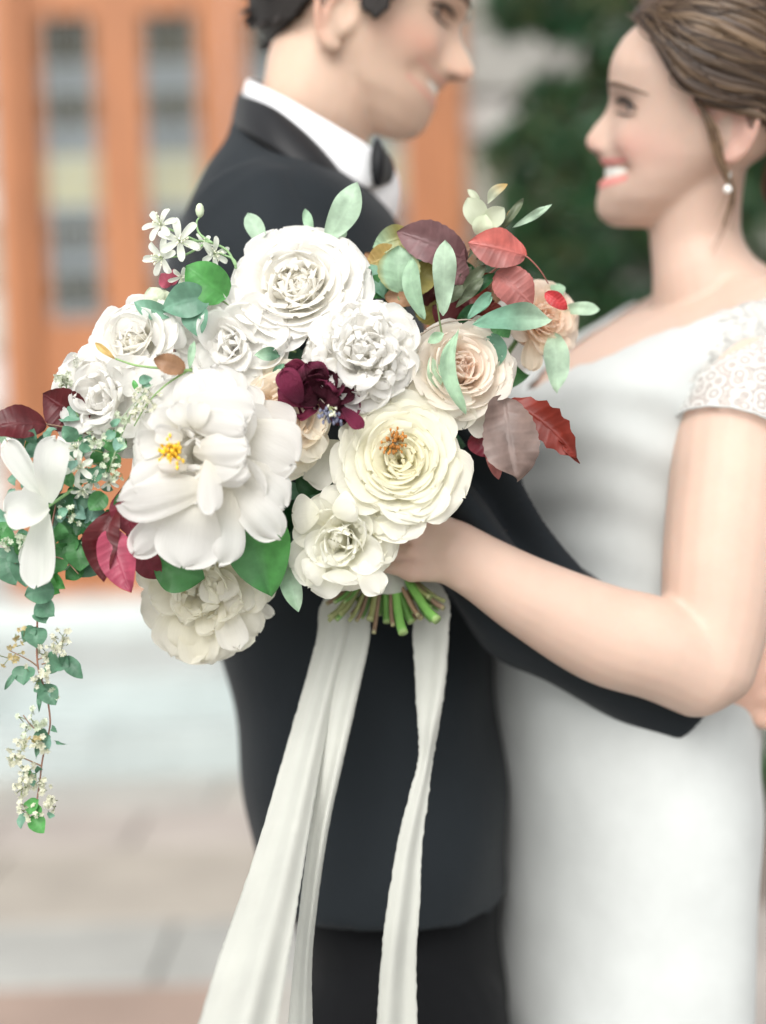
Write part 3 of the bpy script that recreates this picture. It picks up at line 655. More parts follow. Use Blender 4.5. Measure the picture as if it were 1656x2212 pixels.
def groom_teeth():
    TV = []
    for dz in (-.0034, 0, .0034):
        for y in np.linspace(-.028, .028, 22):
            z = .0535 + 4.5 * y * y + dz; TV.append((hg.front(np.array([y]), np.array([.0535 + 4.5 * y * y]))[0] + .0018 - 14 * max(0, abs(y) - .02) ** 2, y, z))
    mk('teeth', hg.w(TV), gridf(3, 22), M_TEETH, groom)
# hair
def hair_cap(h, hl, off, body, base, m, nz=60, nf=120, dark=None):
    zz = np.linspace(.0, .236, nz); fi = np.linspace(0, 2 * math.pi, nf, endpoint=False); rings = []; X = []
    for z in zz:
        c, a, w, n = h.sec(z); o = off * min(1, z / .05 + .3); cx, sy = np.cos(fi), np.sin(fi)
        x = c + (a + o) * np.sign(cx) * np.abs(cx) ** (2 / n); y = (w + o) * np.sign(sy) * np.abs(sy) ** (2 / n)
        rings.append(np.stack([x, y, np.full(nf, z + off * smooth(.17, .236, z))], 1))
    L = np.vstack(rings); f = gridf(nz, nf, True)
    ok = L[:, 2] > hl(L[:, 0])
    f = [q for q in f if all(ok[i] for i in q)] + [tuple(range((nz - 1) * nf, nz * nf))]
    V = h.w(L); o = mk('hair', V, f, m, body, np.tile(base, (len(V), 1)))
    so = o.modifiers.new('thickness', 'SOLIDIFY'); so.thickness = off * .9; so.offset = -1
    return o
hx = np.array([-.25, -.165, -.150, -.13, -.105, -.085, -.066, -.047, -.022, 0.02]); hz = np.array([-.02, .01, .085, .112, .113, .1165, .129, .156, .192, .21])
HB1 = np.array([.065, .038, .023])
hair = hair_cap(hb, lambda x: np.interp(x, hx, hz), .009, bride, HB1, M_HAIR)
rh = np.random.default_rng(8)
H0 = np.array([(-.0235, .197), (-.046, .161), (-.066, .133), (-.095, .117), (-.140, .110), (-.185, .085), (-.205, .06)])
H1 = np.array([(-.026, .205), (-.055, .226), (-.095, .238), (-.145, .226), (-.183, .185), (-.200, .13), (-.212, .075)])
HC = [np.array([.10, .058, .034]), np.array([.20, .125, .070]), np.array([.055, .034, .024]), np.array([.27, .175, .10]), np.array([.13, .078, .045])]
def lock(pts3, r0, col, flat=.55, taper=(.3, 1, .25)):
    V, f = tube(pts3, r0 * np.interp(np.linspace(0, 1, len(pts3)), [0, .4, 1], taper), 8, True, flat, ref=hb.Y)
    mk('hair_lock', V, f, M_HAIR, hair, np.tile(col * (.40 + .32 * rh.random()), (len(V), 1)))
for sg, nlk in ((1, 180), (-1, 24)):
    for i in range(nlk):
        q = (i + .5) / nlk + .012 * rh.standard_normal(); q = min(max(q, 0), 1)
        C = cr(H0 * (1 - q) + H1 * q + .0009 * rh.standard_normal((7, 2)), 26); off = .0095 + .006 * rh.random() + .004 * np.sin(np.linspace(0, math.pi, 26))
        pts = [(x, sg * max(hb.side(x, min(z, .234), .0) + o, .004 + .02 * (1 - q)), z) for (x, z), o in zip(C, off)]
        lock(hb.w(pts), (.0022 if sg > 0 else .006) + .0026 * rh.random(), HC[rh.choice(5, p=[.30, .22, .20, .16, .12])])
# loose strands by the ear, and the low bun
for (pts, r0, ci) in (([(-.078, .074, .121), (-.090, .078, .100), (-.100, .076, .070), (-.112, .072, .045), (-.118, .068, .030)], .0022, 1),
                      ([(-.085, .077, .118), (-.115, .083, .112), (-.140, .084, .104), (-.165, .078, .09)], .005, 1)):
    lock(hb.w(cr(pts, 22)), r0, HC[ci], .6, (.8, 1, .15))
for i in range(34):
    q0 = rh.random(); C = cr(H0 * (1 - q0) + H1 * q0 + .006 * rh.standard_normal((7, 2)), 22); o_ = .016 + .012 * rh.random()
    lock(hb.w([(x, max(hb.side(x, min(z, .234), .0) + o_, .004), z + .004) for x, z in C]), .0007, HC[rh.integers(5)], 1, (.6, 1, .3))
V, f = ellipsoid(hb.w([(-.19, 0, .045)])[0], [hb.X * .034, hb.Y * .042, hb.Z * .038], 20, 14); mk('hair_bun', V, f, M_HAIR, hair, np.tile(HB1, (len(V), 1)))
for i in range(26):
    a0 = rh.random() * 6.28; b0 = -1.3 + 2.2 * rh.random(); q = cr([(-.19 + .036 * math.cos(a0 + t) * math.cos(b0 + .25 * t), .044 * math.sin(b0 + .25 * t), .045 + .040 * math.sin(a0 + t) * math.cos(b0 + .25 * t)) for t in np.linspace(0, 3.2, 8)], 22); lock(hb.w(q), .008, HC[rh.integers(5)], .7, (.5, 1, .5))
for i in range(11):
    w_ = .0035 * rh.standard_normal((7, 3)); e_ = rh.random()
    base = np.array([(-.080, .075, .118), (-.095, .080, .098), (-.104, .077, .068), (-.115, .072, .040), (-.110, .066, .008), (-.098, .058, -.020), (-.092, .052, -.045)]) + w_ * np.linspace(.3, 1.3, 7)[:, None]
    lock(hb.w(cr(base[:int(4 + 3 * e_) + (i < 4)], 24)), .0005 + .0008 * rh.random(), 1.5 * HC[(1, 3, 4)[i % 3]], .7, (.9, 1, .2))
# pearl earring
ep = hb.w([(-.112, .0775, .0405)])[0]
V, f = ellipsoid(ep, np.eye(3) * .0040, 14, 10); er = mk('earring', V, f, M_PEARL, bride)
V, f = tube([ep + hb.Z * .004, ep + hb.Z * .016 - hb.X * .002], .0006, 6); mk('earring_wire', V, f, M_LEAD, er)

# ------------------------------------------------------------------ groom
GD = 1.47; AL = rad(21.5)
gf = RIGHT * math.cos(AL) - UP * math.sin(AL); gu = UP * math.cos(AL) + RIGHT * math.sin(AL)
kg = 1.08
hg = Head(P(998, 42, GD) - gu * .125 * kg, gf, gu, kg, True)
GSK = np.array([0.62, 0.44, 0.335])
parts = [hg.mesh()]
for sg in (1, -1): parts += hg.ear(sg, -.096, .066)
parts.append(rtube(cr([hg.w([(-.095, 0, .10)])[0], hg.w([(-.102, 0, .05)])[0], P(690, 222, GD), P(668, 300, 1.48), P(650, 400, 1.49)], 16), np.array([.052] + [.058] * 8 + [.058, .057, .058, .060, .064, .070, .08]), 24))
JS = [(512, 268, 745, 395, .085), (495, 318, 800, 440, .135), (440, 392, 858, 500, .190), (395, 505, 885, 590, .215), (374, 700, 930, 740, .215), (388, 950, 985, 960, .200), (442, 1180, 1022, 1180, .185),
      (492, 1390, 1056, 1390, .185), (530, 1600, 1078, 1600, .195), (548, 1720, 1086, 1740, .203), (560, 1838, 1096, 1890, .205)]
def jrings(secs, shrink=0, n=56, d=1.51):
    out = []; a = np.linspace(0, 2 * math.pi, n, endpoint=False)
    for (ul, vl, ur, vr, b) in secs:
        pl, pr = P(ul, vl, d), P(ur, vr, d); c = (pl + pr) / 2; hx_ = (pr - pl) / 2; l = np.linalg.norm(hx_); hx_ = hx_ * (l - shrink) / l; b = b - shrink
        ca, sa = np.cos(a), np.sin(a); e = 2 / 2.35
        out.append(c + (np.sign(ca) * np.abs(ca) ** e)[:, None] * hx_ + (np.sign(sa) * np.abs(sa) ** e)[:, None] * np.array([0, b, 0]))
    return out
jsec = cr(JS, 40)
parts.append(loft(jrings(jsec[:-7:2], .024)))
SL = [(532, 475, 1.355, .062), (635, 632, 1.325, .065), (790, 850, 1.300, .064), (930, 1020, 1.295, .062), (1010, 1130, 1.297, .060), (1100, 1262, 1.300, .056), (1220, 1348, 1.303, .052), (1360, 1446, 1.310, .0475), (1478, 1530, 1.325, .0425)]
def cuff_tube(rows, n, nn):
    c = cr(rows, n); p = np.array([P(*r_[:3]) for r_ in c]); e = unit(p[0] - p[1]); r_ = c[:, 3]
    return tube(np.vstack([p[0] + e * r_[0] * .8, p[0] + e * r_[0] * .5, p]), np.concatenate([[r_[0] * .3, r_[0] * .8], r_]), nn)
parts.append(chain([(a, b, c, r_ - .014) for a, b, c, r_ in SL] + [(1532, 1528, 1.335, .026)], 40, 18))
wg = P(1556, 1496, 1.335)
Kg = [P(1634, 1418, 1.335), P(1646, 1456, 1.33), P(1640, 1500, 1.33), P(1626, 1540, 1.335)]
parts += hand(wg, Kg, [([lerp(wg, k, .7), k, k + CV(.024, -.004 - .002 * i, -.006), k + CV(.044, -.010, -.020), k + CV(.056, -.013, -.040)], .0108, .0085) for i, k in enumerate(Kg)] + [([wg, P(1580, 1440, 1.33), P(1615, 1395, 1.335), P(1650, 1375, 1.345)], .0135, .0105)], .027)
# far arm, reaching behind the bride
fa = [P(560, 470, 1.68), P(720, 760, 1.72), P(900, 1000, 1.73)]
parts.append(rtube(cr(fa, 14), np.linspace(.052, .045, 14), 14)); parts.append(rtube(cr([fa[-1], P(1100, 1080, 1.76), P(1330, 1100, 1.76)], 14), np.linspace(.045, .030, 14), 14))
wq = P(1340, 1100, 1.76); Kq = [P(1420, 1060 + 24 * i, 1.75) for i in range(4)]
parts += hand(wq, Kq, [([lerp(wq, k, .7), k, k + CV(.022, -.002, .004), k + CV(.045, -.006, .012)], .0108, .0085) for k in Kq] + [([wq, P(1380, 1040, 1.74), P(1430, 1020, 1.73)], .0135, .01)], .027)
hipg = (P(670, 2212, 1.5) + P(1085, 2212, 1.5)) / 2
LEG = [(np.array([-.005, -.095, 0]), 0), (np.array([.02, .10, 0]), 1)]
for off, _ in LEG:
    q = hipg + off
    parts.append(rtube(np.array([q + [-.01, 0, .14], q, [q[0], q[1], .45], [q[0] - .02, q[1], .10]]), np.array([.056, .056, .050, .038]), 16))
    parts.append(rtube(np.array([[q[0] - .03, q[1], .065], [q[0] + .06, q[1], .05], [q[0] + .14, q[1], .035]]), np.array([.036, .036, .026]), 12))
groom = fuse('person', parts, .003, M_SKIN, None, 10, .5, origin=(hipg[0], hipg[1], 0), color=facecol(hg, GSK, np.array([.58, .32, .25]), np.array([.62, .30, .22]), GSK * np.array([.80, .80, .80]), P(1620, 1480, 1.33)))
tag(groom, 'dark-haired groom in a charcoal tuxedo, smiling down at the bride with an arm round her', 'person')
groom_teeth()
for sg in (1, -1): eyeparts(hg, sg, groom, np.array([.03, .018, .011]), .0034)
hxg = np.array([-.26, -.163, -.150, -.1356, -.125, -.112, -.090, -.085, -.081, -.062, -.057, -.052, -.045, -.03, .02]); hzg = np.array([.025, .028, .036, .049, .07, .098, .100, .095, .076, .072, .082, .105, .14, .185, .205])
ghair = hair_cap(hg, lambda x: np.interp(x, hxg, hzg), .015, groom, np.array([.014, .010, .008]), M_DARKHAIR, nz=110, nf=200)
tv = []
for i in range(420):
    a = rh.random() * 2 * math.pi; z = .04 + .195 * rh.random(); c, aa, w_, n_ = hg.sec(z)
    x = c + (aa + .013) * np.sign(math.cos(a)) * abs(math.cos(a)) ** (2 / n_); y = (w_ + .013) * np.sign(math.sin(a)) * abs(math.sin(a)) ** (2 / n_)
    if z < np.interp(x, hxg, hzg) + .008: continue
    nv = unit(np.array([x - c, y, (z - .15) * .8])); t_ = unit(np.array([-.5, 0, -.8]) + .25 * rh.standard_normal(3))
    Vt, ft = tube(hg.w([np.array([x, y, z]) - nv * .003, np.array([x, y, z]) + nv * .001 + t_ * .006, np.array([x, y, z]) - nv * .001 + t_ * .014]), [.0035 * kg, .003, .0006], 5)
    tv.append((Vt, ft))
V, f = join(tv); mk('hair_tufts', V, f, M_DARKHAIR, ghair, np.tile(np.array([.016, .011, .009]), (len(V), 1)), kind='stuff')
# jacket
def wrinkle(co, nr):
    x, y, z = co.T; el = P(1030, 1130, 1.26); d2 = np.exp(-np.sum((co - el) ** 2, 1) / .10 ** 2)
    return co + nr * (d2 * .016 * np.sin((x * .9 + z * .8) * 95 + 3 * np.sin(y * 40)) + .0040 * np.sin(x * 26 + z * 17 + 2 * np.sin(z * 9)) + .0030 * np.sin(z * 38 - x * 22 + np.sin(x * 30)))[:, None]
jp = [loft(jrings(jsec, 0)), cuff_tube(SL, 44, 28)]
jp.append(rtube(cr([P(560, 470, 1.68), P(720, 760, 1.72), P(900, 1000, 1.73)], 14), np.linspace(.068, .06, 14), 16)); jp.append(rtube(cr([P(900, 1000, 1.73), P(1100, 1080, 1.76), P(1290, 1098, 1.76)], 14), np.linspace(.06, .043, 14), 16))
jacket = fuse('jacket', jp, .005, M_SUIT, groom, 6, .5, post=wrinkle)
def strip(name, rows, m, parent, n=40, k=6, thick=.005, bulge=.006):
    """band between two edges given as (u, v, d, u, v, d) rows"""
    R = cr(rows, n); V = []
    for r_ in R:
        a, b = P(*r_[:3]), P(*r_[3:6])
        for j in range(k):
            t = j / (k - 1); V.append(lerp(a, b, t) + CV(0, 0, bulge * math.sin(math.pi * t)))
    o = mk(name, V, gridf(n, k), m, parent); s = o.modifiers.new('thickness', 'SOLIDIFY'); s.thickness = thick; s.offset = 0
    s2 = o.modifiers.new('soft', 'SUBSURF'); s2.levels = 1; s2.render_levels = 1; return o
strip('lapel', [(600, 205, 1.57, 585, 262, 1.585), (530, 196, 1.52, 514, 264, 1.535), (521, 203, 1.47, 506, 275, 1.475), (548, 212, 1.42, 528, 285, 1.405), (605, 240, 1.385, 580, 315, 1.360), (685, 310, 1.370, 655, 368, 1.345), (752, 395, 1.375, 706, 392, 1.352), (806, 478, 1.39, 760, 488, 1.352), (848, 580, 1.41, 790, 610, 1.350), (880, 700, 1.42, 830, 730, 1.350)], M_SATIN, jacket)
strip('shirt_collar', [(690, 215, 1.565, 660, 262, 1.58), (580, 176, 1.545, 560, 225, 1.56), (538, 170, 1.49, 526, 222, 1.49), (556, 180, 1.435, 540, 235, 1.43), (625, 214, 1.395, 600, 272, 1.385), (710, 262, 1.385, 680, 335, 1.372), (780, 303, 1.395, 752, 388, 1.378), (816, 328, 1.410, 803, 410, 1.395)], M_SHIRT, groom, thick=.003)
V, f = ellipsoid(P(775, 470, 1.47), [CV(.03, -.02, 0), CV(.03, .055, 0), np.array([0, .07, 0])], 24, 14); mk('shirt_front', V, f, M_SHIRT, groom)
bc = P(838, 372, 1.440)
V, f = ellipsoid(bc, [CV(.006, 0, 0), CV(0, .013, 0), np.array([0, .011, 0])]); bow = mk('bow_tie', V, f, M_SATIN, groom)
for sg in (-1, 1):
    rings = []
    for t in np.linspace(0, 1, 9):
        hh = .010 + .013 * t ** .7; a = np.linspace(0, 2 * math.pi, 16, endpoint=False); c0 = bc + np.array([0, sg * (.006 + .052 * t), 0]) + CV(-.010 * t, 0, 0)
        rings.append(c0 + np.cos(a)[:, None] * CV(0, hh, 0) + np.sin(a)[:, None] * CV(.007 + .002 * math.sin(6 * t), 0, 0))
    V, f = loft(rings); mk('bow_wing', V, f, M_SATIN, bow)
# trousers and shoes
tp_ = [loft(jrings([(600, 1760, 1080, 1780, .160), (630, 1960, 1086, 1960, .172), (668, 2212, 1086, 2212, .180)], 0, d=1.505))]
for off, _ in LEG:
    q = hipg + off; tp_.append(rtube(np.array([q + [0, 0, .05], q - [0, 0, .15], [q[0], q[1], .45], [q[0] - .01, q[1], .12]]), np.array([.100, .097, .085, .085]), 24))
fuse('trousers', tp_, .007, M_TROUSER, groom, 6, .5, post=lambda co, nr: co + nr * (.004 * np.sin(co[:, 2] * 42 + co[:, 0] * 30))[:, None])
for off, _ in LEG:
    q = hipg + off; rings = []
    for t in np.linspace(0, 1, 14):
        x = q[0] - .10 + .30 * t; h = np.interp(t, [0, .15, .4, .7, 1], [.055, .085, .085, .055, .03]); w_ = np.interp(t, [0, .2, .65, .9, 1], [.028, .040, .050, .040, .012])
        a = np.linspace(0, 2 * math.pi, 18, endpoint=False); rings.append(np.stack([np.full(18, x), q[1] + w_ * np.cos(a), .002 + h * .5 + h * .5 * np.sin(a)], 1))
    V, f = loft(rings); mk('shoe', V, f, M_SHOE, groom)

# ------------------------------------------------------------------ flowers
P = PB; FPX = FPX / 1.06
GRP = 'flowers and greenery of the bridal bouquet'
def frame(facing, spin=0.0):
    Z = unit(CV(*facing)); ref = UP if abs(np.dot(Z, UP)) < .93 else RIGHT
    X = unit(np.cross(ref, Z)); Y = np.cross(Z, X)
    c, s = math.cos(spin), math.sin(spin); return np.array([X * c + Y * s, Y * c - X * s, Z])
def petal(L, Wd, th0, th1, Rc, r0=0.0, z0=0.0, ruff=0.0, seed=0, ns=12, nt=17, a=.55, b=5.0, pw=1.0, notch=0.0, lean=0.0, curl=0.0, rag=.6):
    """one petal round the +Z axis at azimuth 0: th0, th1 = angle from the axis at base and tip (degrees)"""
    r = np.random.default_rng(seed); s = 1 - (1 - np.linspace(0, 1, ns)) ** 1.75; t = np.sin(np.linspace(-1, 1, nt) * 1.35) / math.sin(1.35); S, T = np.meshgrid(s, t, indexing='ij')
    th = np.radians(th0 + (th1 - th0) * s ** pw)
    mid = (th[1:] + th[:-1]) / 2; ds = np.diff(s) * L
    rho = r0 + np.concatenate([[0], np.cumsum(np.sin(mid) * ds)]); zz = z0 + np.concatenate([[0], np.cumsum(np.cos(mid) * ds)])
    sm_ = np.maximum(s, .03); wp = sm_ ** a * np.sqrt(np.maximum(1 - s ** b, 0)); wp = wp / wp.max() * Wd; wp[0] = max(wp[0], Wd * .16)
    wp[-1] = wp[-2] * .30
    ww = wp[:, None] * T
    ang = np.clip(ww / Rc, -2.4, 2.4); x = Rc * np.sin(ang); inw = Rc * (1 - np.cos(ang)) - curl * Wd * np.abs(T) ** 3 * S
    ph = r.random(6) * 6.28; fq = 1.5 + 3.0 * r.random(6)
    nz = np.sin(fq[0] * 1.5 * T + ph[0] + 2 * S) + .6 * np.sin(fq[1] * 2.2 * T + ph[1]) + .4 * np.sin(fq[2] * 3 * T + ph[2] - 3 * S)
    inw = inw + ruff * nz * (.25 + .75 * S ** 2) * (.45 + .55 * np.abs(T)) + ruff * .8 * np.sin(fq[3] * 2.2 * S + ph[3])
    edge = rag * (S ** 5) * (.5 * np.sin(fq[4] * 2.2 * T + ph[4]) + .35 * np.sin(fq[5] * 4 * T + ph[5])) - notch * np.exp(-(T / .22) ** 2) * S ** 6
    Tr, Tz = np.sin(th)[:, None], np.cos(th)[:, None]; Nr, Nz = -np.cos(th)[:, None], np.sin(th)[:, None]
    e2 = edge * L * .055
    Rr = rho[:, None] + Nr * inw + Tr * e2; Z = zz[:, None] + Nz * inw + Tz * e2; Y = x + lean * L * S
    V = np.stack([Rr, Y, Z], -1).reshape(-1, 3); uv = np.stack([S, T], -1).reshape(-1, 2)
    return V, gridf(ns, nt), uv, S.reshape(-1), np.abs(T).reshape(-1)
def azim(V, phi):
    c, s = math.cos(phi), math.sin(phi); return np.stack([V[:, 0] * c - V[:, 1] * s, V[:, 0] * s + V[:, 1] * c, V[:, 2]], 1)
def put_petal(root, M, ctr, pr, phi, c0, c1, m=None, name='petal', rim=None, label=None):
    V, f, uv, S, T = petal(**pr); V = azim(V, phi) @ M + ctr
    col = c0 + (c1 - c0) * smooth(0, .75, S)[:, None]
    if rim is not None:
        wgt = smooth(.75, 1.0, np.maximum(S, T * .95))[:, None]; col = col + (rim - col) * wgt
    return mk(name, V, f, m or M_PETAL, root, np.clip(col * (.985 + .03 * RNG.random()), 0, .93), uv, label=label)
def stamens(root, M, ctr, n, ln, spread, rr, colf, colt, seed=0, name='stamens'):
    r = np.random.default_rng(seed); ps = []; cs = []
    for i in range(n):
        d_ = unit(np.array([r.standard_normal() * spread, r.standard_normal() * spread, 1.0])); b_ = d_ * ln * (.7 + .5 * r.random())
        V, f = tube(np.array([d_ * ln * .1, b_ * .6, b_]) @ M + ctr, [rr * .45, rr * .4, rr * .4], 4); ps.append((V, f)); cs.append(np.tile(colf, (len(V), 1)))
        V, f = ellipsoid(b_ @ M + ctr, np.eye(3) * rr * np.array([1, 1, 1.5])[:, None], 5, 4); ps.append((V, f)); cs.append(np.tile(colt * (.8 + .4 * r.random()), (len(V), 1)))
    V, f = join(ps); return mk(name, V, f, M_STAMEN, root, np.vstack(cs), kind='stuff')
def calyx(root, M, ctr, R, ln=.05, name='stem'):
    back = -M[2]; core = unit(P(832, 1190, 1.185) - ctr); p = cr([ctr + back * R * .25, ctr + back * R * .55 + core * .01, ctr + back * R * .55 + core * ln], 8)
    V, f = tube(p, .0022, 6); mk(name, V, f, M_STEM, root, np.tile(np.array([.13, .24, .08]), (len(V), 1)))
WH = np.array([.91, .90, .87]); CREAM = np.array([.90, .885, .79]); IVORY = np.array([.91, .89, .81])

def rose(name, label, cat, u, v, d, Rp, facing, n=44, seed=0, c_in=IVORY, c_out=WH, ruff=.045, dome=.36, open_=1.0, spin=0, mid=-18, out_th=98, size0=.40, heart=None, m=None, sq=None, tightW=1.0):
    R = Rp * d / FPX; ctr = P(u, v, d); M = frame(facing, spin)
    if sq is not None: M = M * np.array([[sq[0]], [sq[1]], [sq[2]]])
    root = thing(name, ctr, label, cat, GRP); r = np.random.default_rng(seed)
    for i in range(n):
        k = i / (n - 1); j = lambda a: a * (r.random() - .5)
        phi = i * 2.39996 + j(.5)
        pr = dict(L=R * lerp(size0, .92, k ** .8) * (1 + j(.16)), Wd=R * lerp(.20, .60, k ** .8) * tightW * (1 + j(.2)), th0=lerp(4, 52, k) * open_ + j(10), th1=lerp(mid, out_th, k ** 1.25) * open_ + j(16),
                  Rc=R * lerp(.22, .85, k), r0=R * lerp(.02, .16, k), z0=-R * lerp(.02, .22, k) + R * (dome - .36) * (1 - k), ruff=R * ruff * lerp(.9, .55, k), seed=seed * 1000 + i, b=lerp(4, 7, k), pw=lerp(1.0, 1.7, k), notch=.05 * r.random(), lean=j(.2), curl=.10 * k)
        c_i = (heart if heart is not None else c_in)
        cb = c_i + (c_out - c_i) * k ** .7
        put_petal(root, M, ctr, pr, phi, lerp(cb, c_in, .5), cb, m)
    calyx(root, M, ctr, R); return root, M, ctr, R

def peony(name, label, cat, u, v, d, Rp, facing, guard=9, mids=16, inner=22, seed=0, droop=112, c_in=CREAM, c_out=WH, spin=0, cup=1.0, ruff=.05, inner_h=.5, stam=0, stdir=(0, 0), m=None, midth=(18, 62), gl=1.08, gw=.50, inw=.24):
    R = Rp * d / FPX; ctr = P(u, v, d); M = frame(facing, spin); root = thing(name, ctr, label, cat, GRP); r = np.random.default_rng(seed)
    j = lambda a: a * (r.random() - .5)
    for i in range(guard):
        phi = i * 2 * math.pi / guard + j(.5)
        put_petal(root, M, ctr, dict(L=R * gl * (1 + j(.22)), Wd=R * gw * (1 + j(.25)), th0=42 + j(14), th1=droop + j(34), Rc=R * .75, r0=R * .08, z0=-R * .25, ruff=R * ruff, seed=seed * 999 + i, ns=11, nt=11, b=6, a=.5, notch=.12 * r.random(), lean=j(.25), curl=.08), phi, lerp(c_in, c_out, .6), c_out, m)
    for i in range(mids):
        k = i / max(mids - 1, 1); phi = i * 2.39996 + j(.6)
        put_petal(root, M, ctr, dict(L=R * lerp(.62, .92, k) * (1 + j(.2)), Wd=R * lerp(.32, .42, k) * (1 + j(.25)), th0=lerp(midth[0], 38, k) + j(14), th1=lerp(midth[0] - 25, midth[1], k) + j(34), Rc=R * .45 * cup, r0=R * .05, z0=-R * .15, ruff=R * ruff * 1.1, seed=seed * 999 + 100 + i, b=5, pw=1.3, notch=.12 * r.random(), lean=j(.4)), phi, lerp(c_in, c_out, .4), c_out, m)
    for i in range(inner):
        phi = i * 2.39996 + j(.8); k = i / max(inner - 1, 1)
        put_petal(root, M, ctr, dict(L=R * inner_h * (.8 + .5 * r.random()), Wd=R * inw * (.7 + .7 * r.random()), th0=lerp(2, 30, k) + j(18), th1=lerp(-20, 40, k) + j(60), Rc=R * .22, r0=R * .06 * k, z0=0, ruff=R * ruff * 1.5, seed=seed * 999 + 300 + i, b=3.5, notch=.2 * r.random(), lean=j(.6)), phi, c_in, lerp(c_in, c_out, .75), m)
    if stam: stamens(root, M, ctr + stdir[0] * R * M[0] + stdir[1] * R * M[1], stam, R * .52, .28, .0011, np.array([.75, .62, .2]), np.array([.78, .46, .04]), seed)
    calyx(root, M, ctr, R); return root, M, ctr, R

def pompon(root, M, ctr, R, n, seed, c_in, c_out, base=.52, L=.5, Wd=.24, zsc=.75, thmax=98, ruff=.05, th_in=-10, th_out=18, m=None, wob=24):
    """petals standing on a dome, as in a full double bloom"""
    r = np.random.default_rng(seed); j = lambda a: a * (r.random() - .5)
    for i in range(n):
        k = (i + .5) / n; th = thmax * k ** .62; phi = i * 2.39996 + j(.5)
        put_petal(root, M, ctr, dict(L=R * L * (1 + j(.3)), Wd=R * Wd * lerp(.75, 1.35, k) * (1 + j(.4)), th0=th + th_in * (1 - k) + j(wob), th1=th + lerp(th_in - 20, th_out, k) + j(wob * 1.4), Rc=R * lerp(.22, .6, k), r0=R * base * math.sin(rad(th)), z0=R * base * math.cos(rad(th)) * zsc - R * .28, ruff=R * ruff, seed=seed * 777 + i, b=4.5, notch=.10 * r.random(), lean=j(.4), curl=.10), phi, c_in, c_out, m)
def core_of(root, M, ctr, R, col, k=(.56, .56, .42), z=-.26, m=None):  # added core in petal colour, brightens the gaps between petals
    V, f = ellipsoid(ctr + M[2] * R * z, [M[0] * R * k[0], M[1] * R * k[1], M[2] * R * k[2]], 18, 12)
    mk('gap_brightener', V, f, m or M_PETAL, root, np.tile(col, (len(V), 1)), np.zeros((len(V), 2)))

q = rose('garden_rose', 'large white many-petalled garden rose at the very top of the bouquet', 'rose', 645, 630, 1.115, 163, (-.06, .40, 1), 64, 3, c_in=np.array([.91, .885, .80]), ruff=.035, mid=-52, out_th=74, size0=.42, sq=(1, 1, .62))
core_of(*q, IVORY, (.62, .62, .52), -.22)
q = peony('double_peony', 'crumpled white double bloom between the top rose and the burgundy flower', 'flower', 785, 768, 1.08, 128, (.05, .15, 1), 9, 8, 0, 4, droop=88, c_in=WH * .99, ruff=.04, gl=.98)
core_of(*q, WH); pompon(*q, 92, 41, np.array([.91, .89, .81]), WH, base=.58, L=.42, Wd=.22, ruff=.07, zsc=.85)
q = rose('open_rose', 'cream rose with an amber heart, just above the fingers', 'rose', 862, 1000, 1.078, 162, (.10, .20, 1), 50, 5, c_in=np.array([.90, .865, .66]), c_out=np.array([.90, .89, .80]), ruff=.03, mid=12, size0=.40, out_th=86, sq=(1, 1, .7))
core_of(*q, np.array([.88, .80, .50]), (.5, .5, .3))
q = peony('small_peony', 'small creamy peony hanging lowest in front of the hand', 'peony', 748, 1168, 1.078, 122, (-.15, -.06, 1), 9, 14, 0, 6, droop=96, c_in=np.array([.88, .86, .66]), c_out=np.array([.90, .895, .82]), ruff=.035, gl=1.0)
core_of(*q, np.array([.88, .85, .62]), (.45, .45, .3)); pompon(*q, 30, 61, np.array([.89, .86, .64]), np.array([.90, .89, .80]), base=.36, L=.52, Wd=.25, thmax=80, ruff=.045)
q = rose('blush_rose', 'pale blush rose with pointed outer petals, right of the crumpled double bloom', 'rose', 985, 805, 1.105, 128, (.22, .22, 1), 40, 7, c_in=np.array([.92, .77, .67]), c_out=np.array([.92, .885, .81]), ruff=.025, heart=np.array([.92, .74, .62]), mid=-40)
core_of(*q, np.array([.92, .78, .66]))
q = rose('peach_rose', 'peach-hearted rose half hidden behind the burgundy flower', 'rose', 622, 900, 1.092, 120, (-.12, .02, 1), 46, 8, c_in=np.array([.92, .72, .53]), c_out=np.array([.92, .87, .76]), heart=np.array([.92, .69, .47]), ruff=.045, mid=-30)
core_of(*q, np.array([.92, .70, .48]))
q = peony('loose_peony', 'biggest white peony, loose petals around a yellow eye', 'peony', 440, 985, 1.050, 165, (-.22, -.02, 1), 10, 14, 0, 9, droop=104, c_in=CREAM, ruff=.035, midth=(22, 66), stam=0)
stamens(q[0], q[1], P(382, 982, 1.020), 60, .016, .42, .0012, np.array([.80, .58, .10]), np.array([.85, .52, .03]), 9)
core_of(*q, IVORY, (.5, .5, .3))
q = rose('white_rose', 'white cupped rose at the upper left edge, under the teal-green leaves', 'rose', 300, 745, 1.10, 112, (-.25, .3, 1), 34, 10, ruff=.025, open_=.92, mid=-50)
core_of(*q, IVORY)
q = peony('white_peony', 'soft white ruffled peony at the left edge, behind the loose peony', 'peony', 236, 868, 1.09, 128, (-.4, .1, 1), 11, 8, 0, 11, droop=98, c_in=WH, ruff=.04)
core_of(*q, WH); pompon(*q, 34, 42, WH, WH, base=.42, L=.5, Wd=.26)
q = peony('pale_peony', 'pale white petals tucked between the top rose and the loose peony', 'peony', 500, 745, 1.105, 122, (-.1, .15, 1), 9, 12, 0, 12, droop=85, c_in=WH, ruff=.03, gw=.6, midth=(0, 60))
core_of(*q, WH)
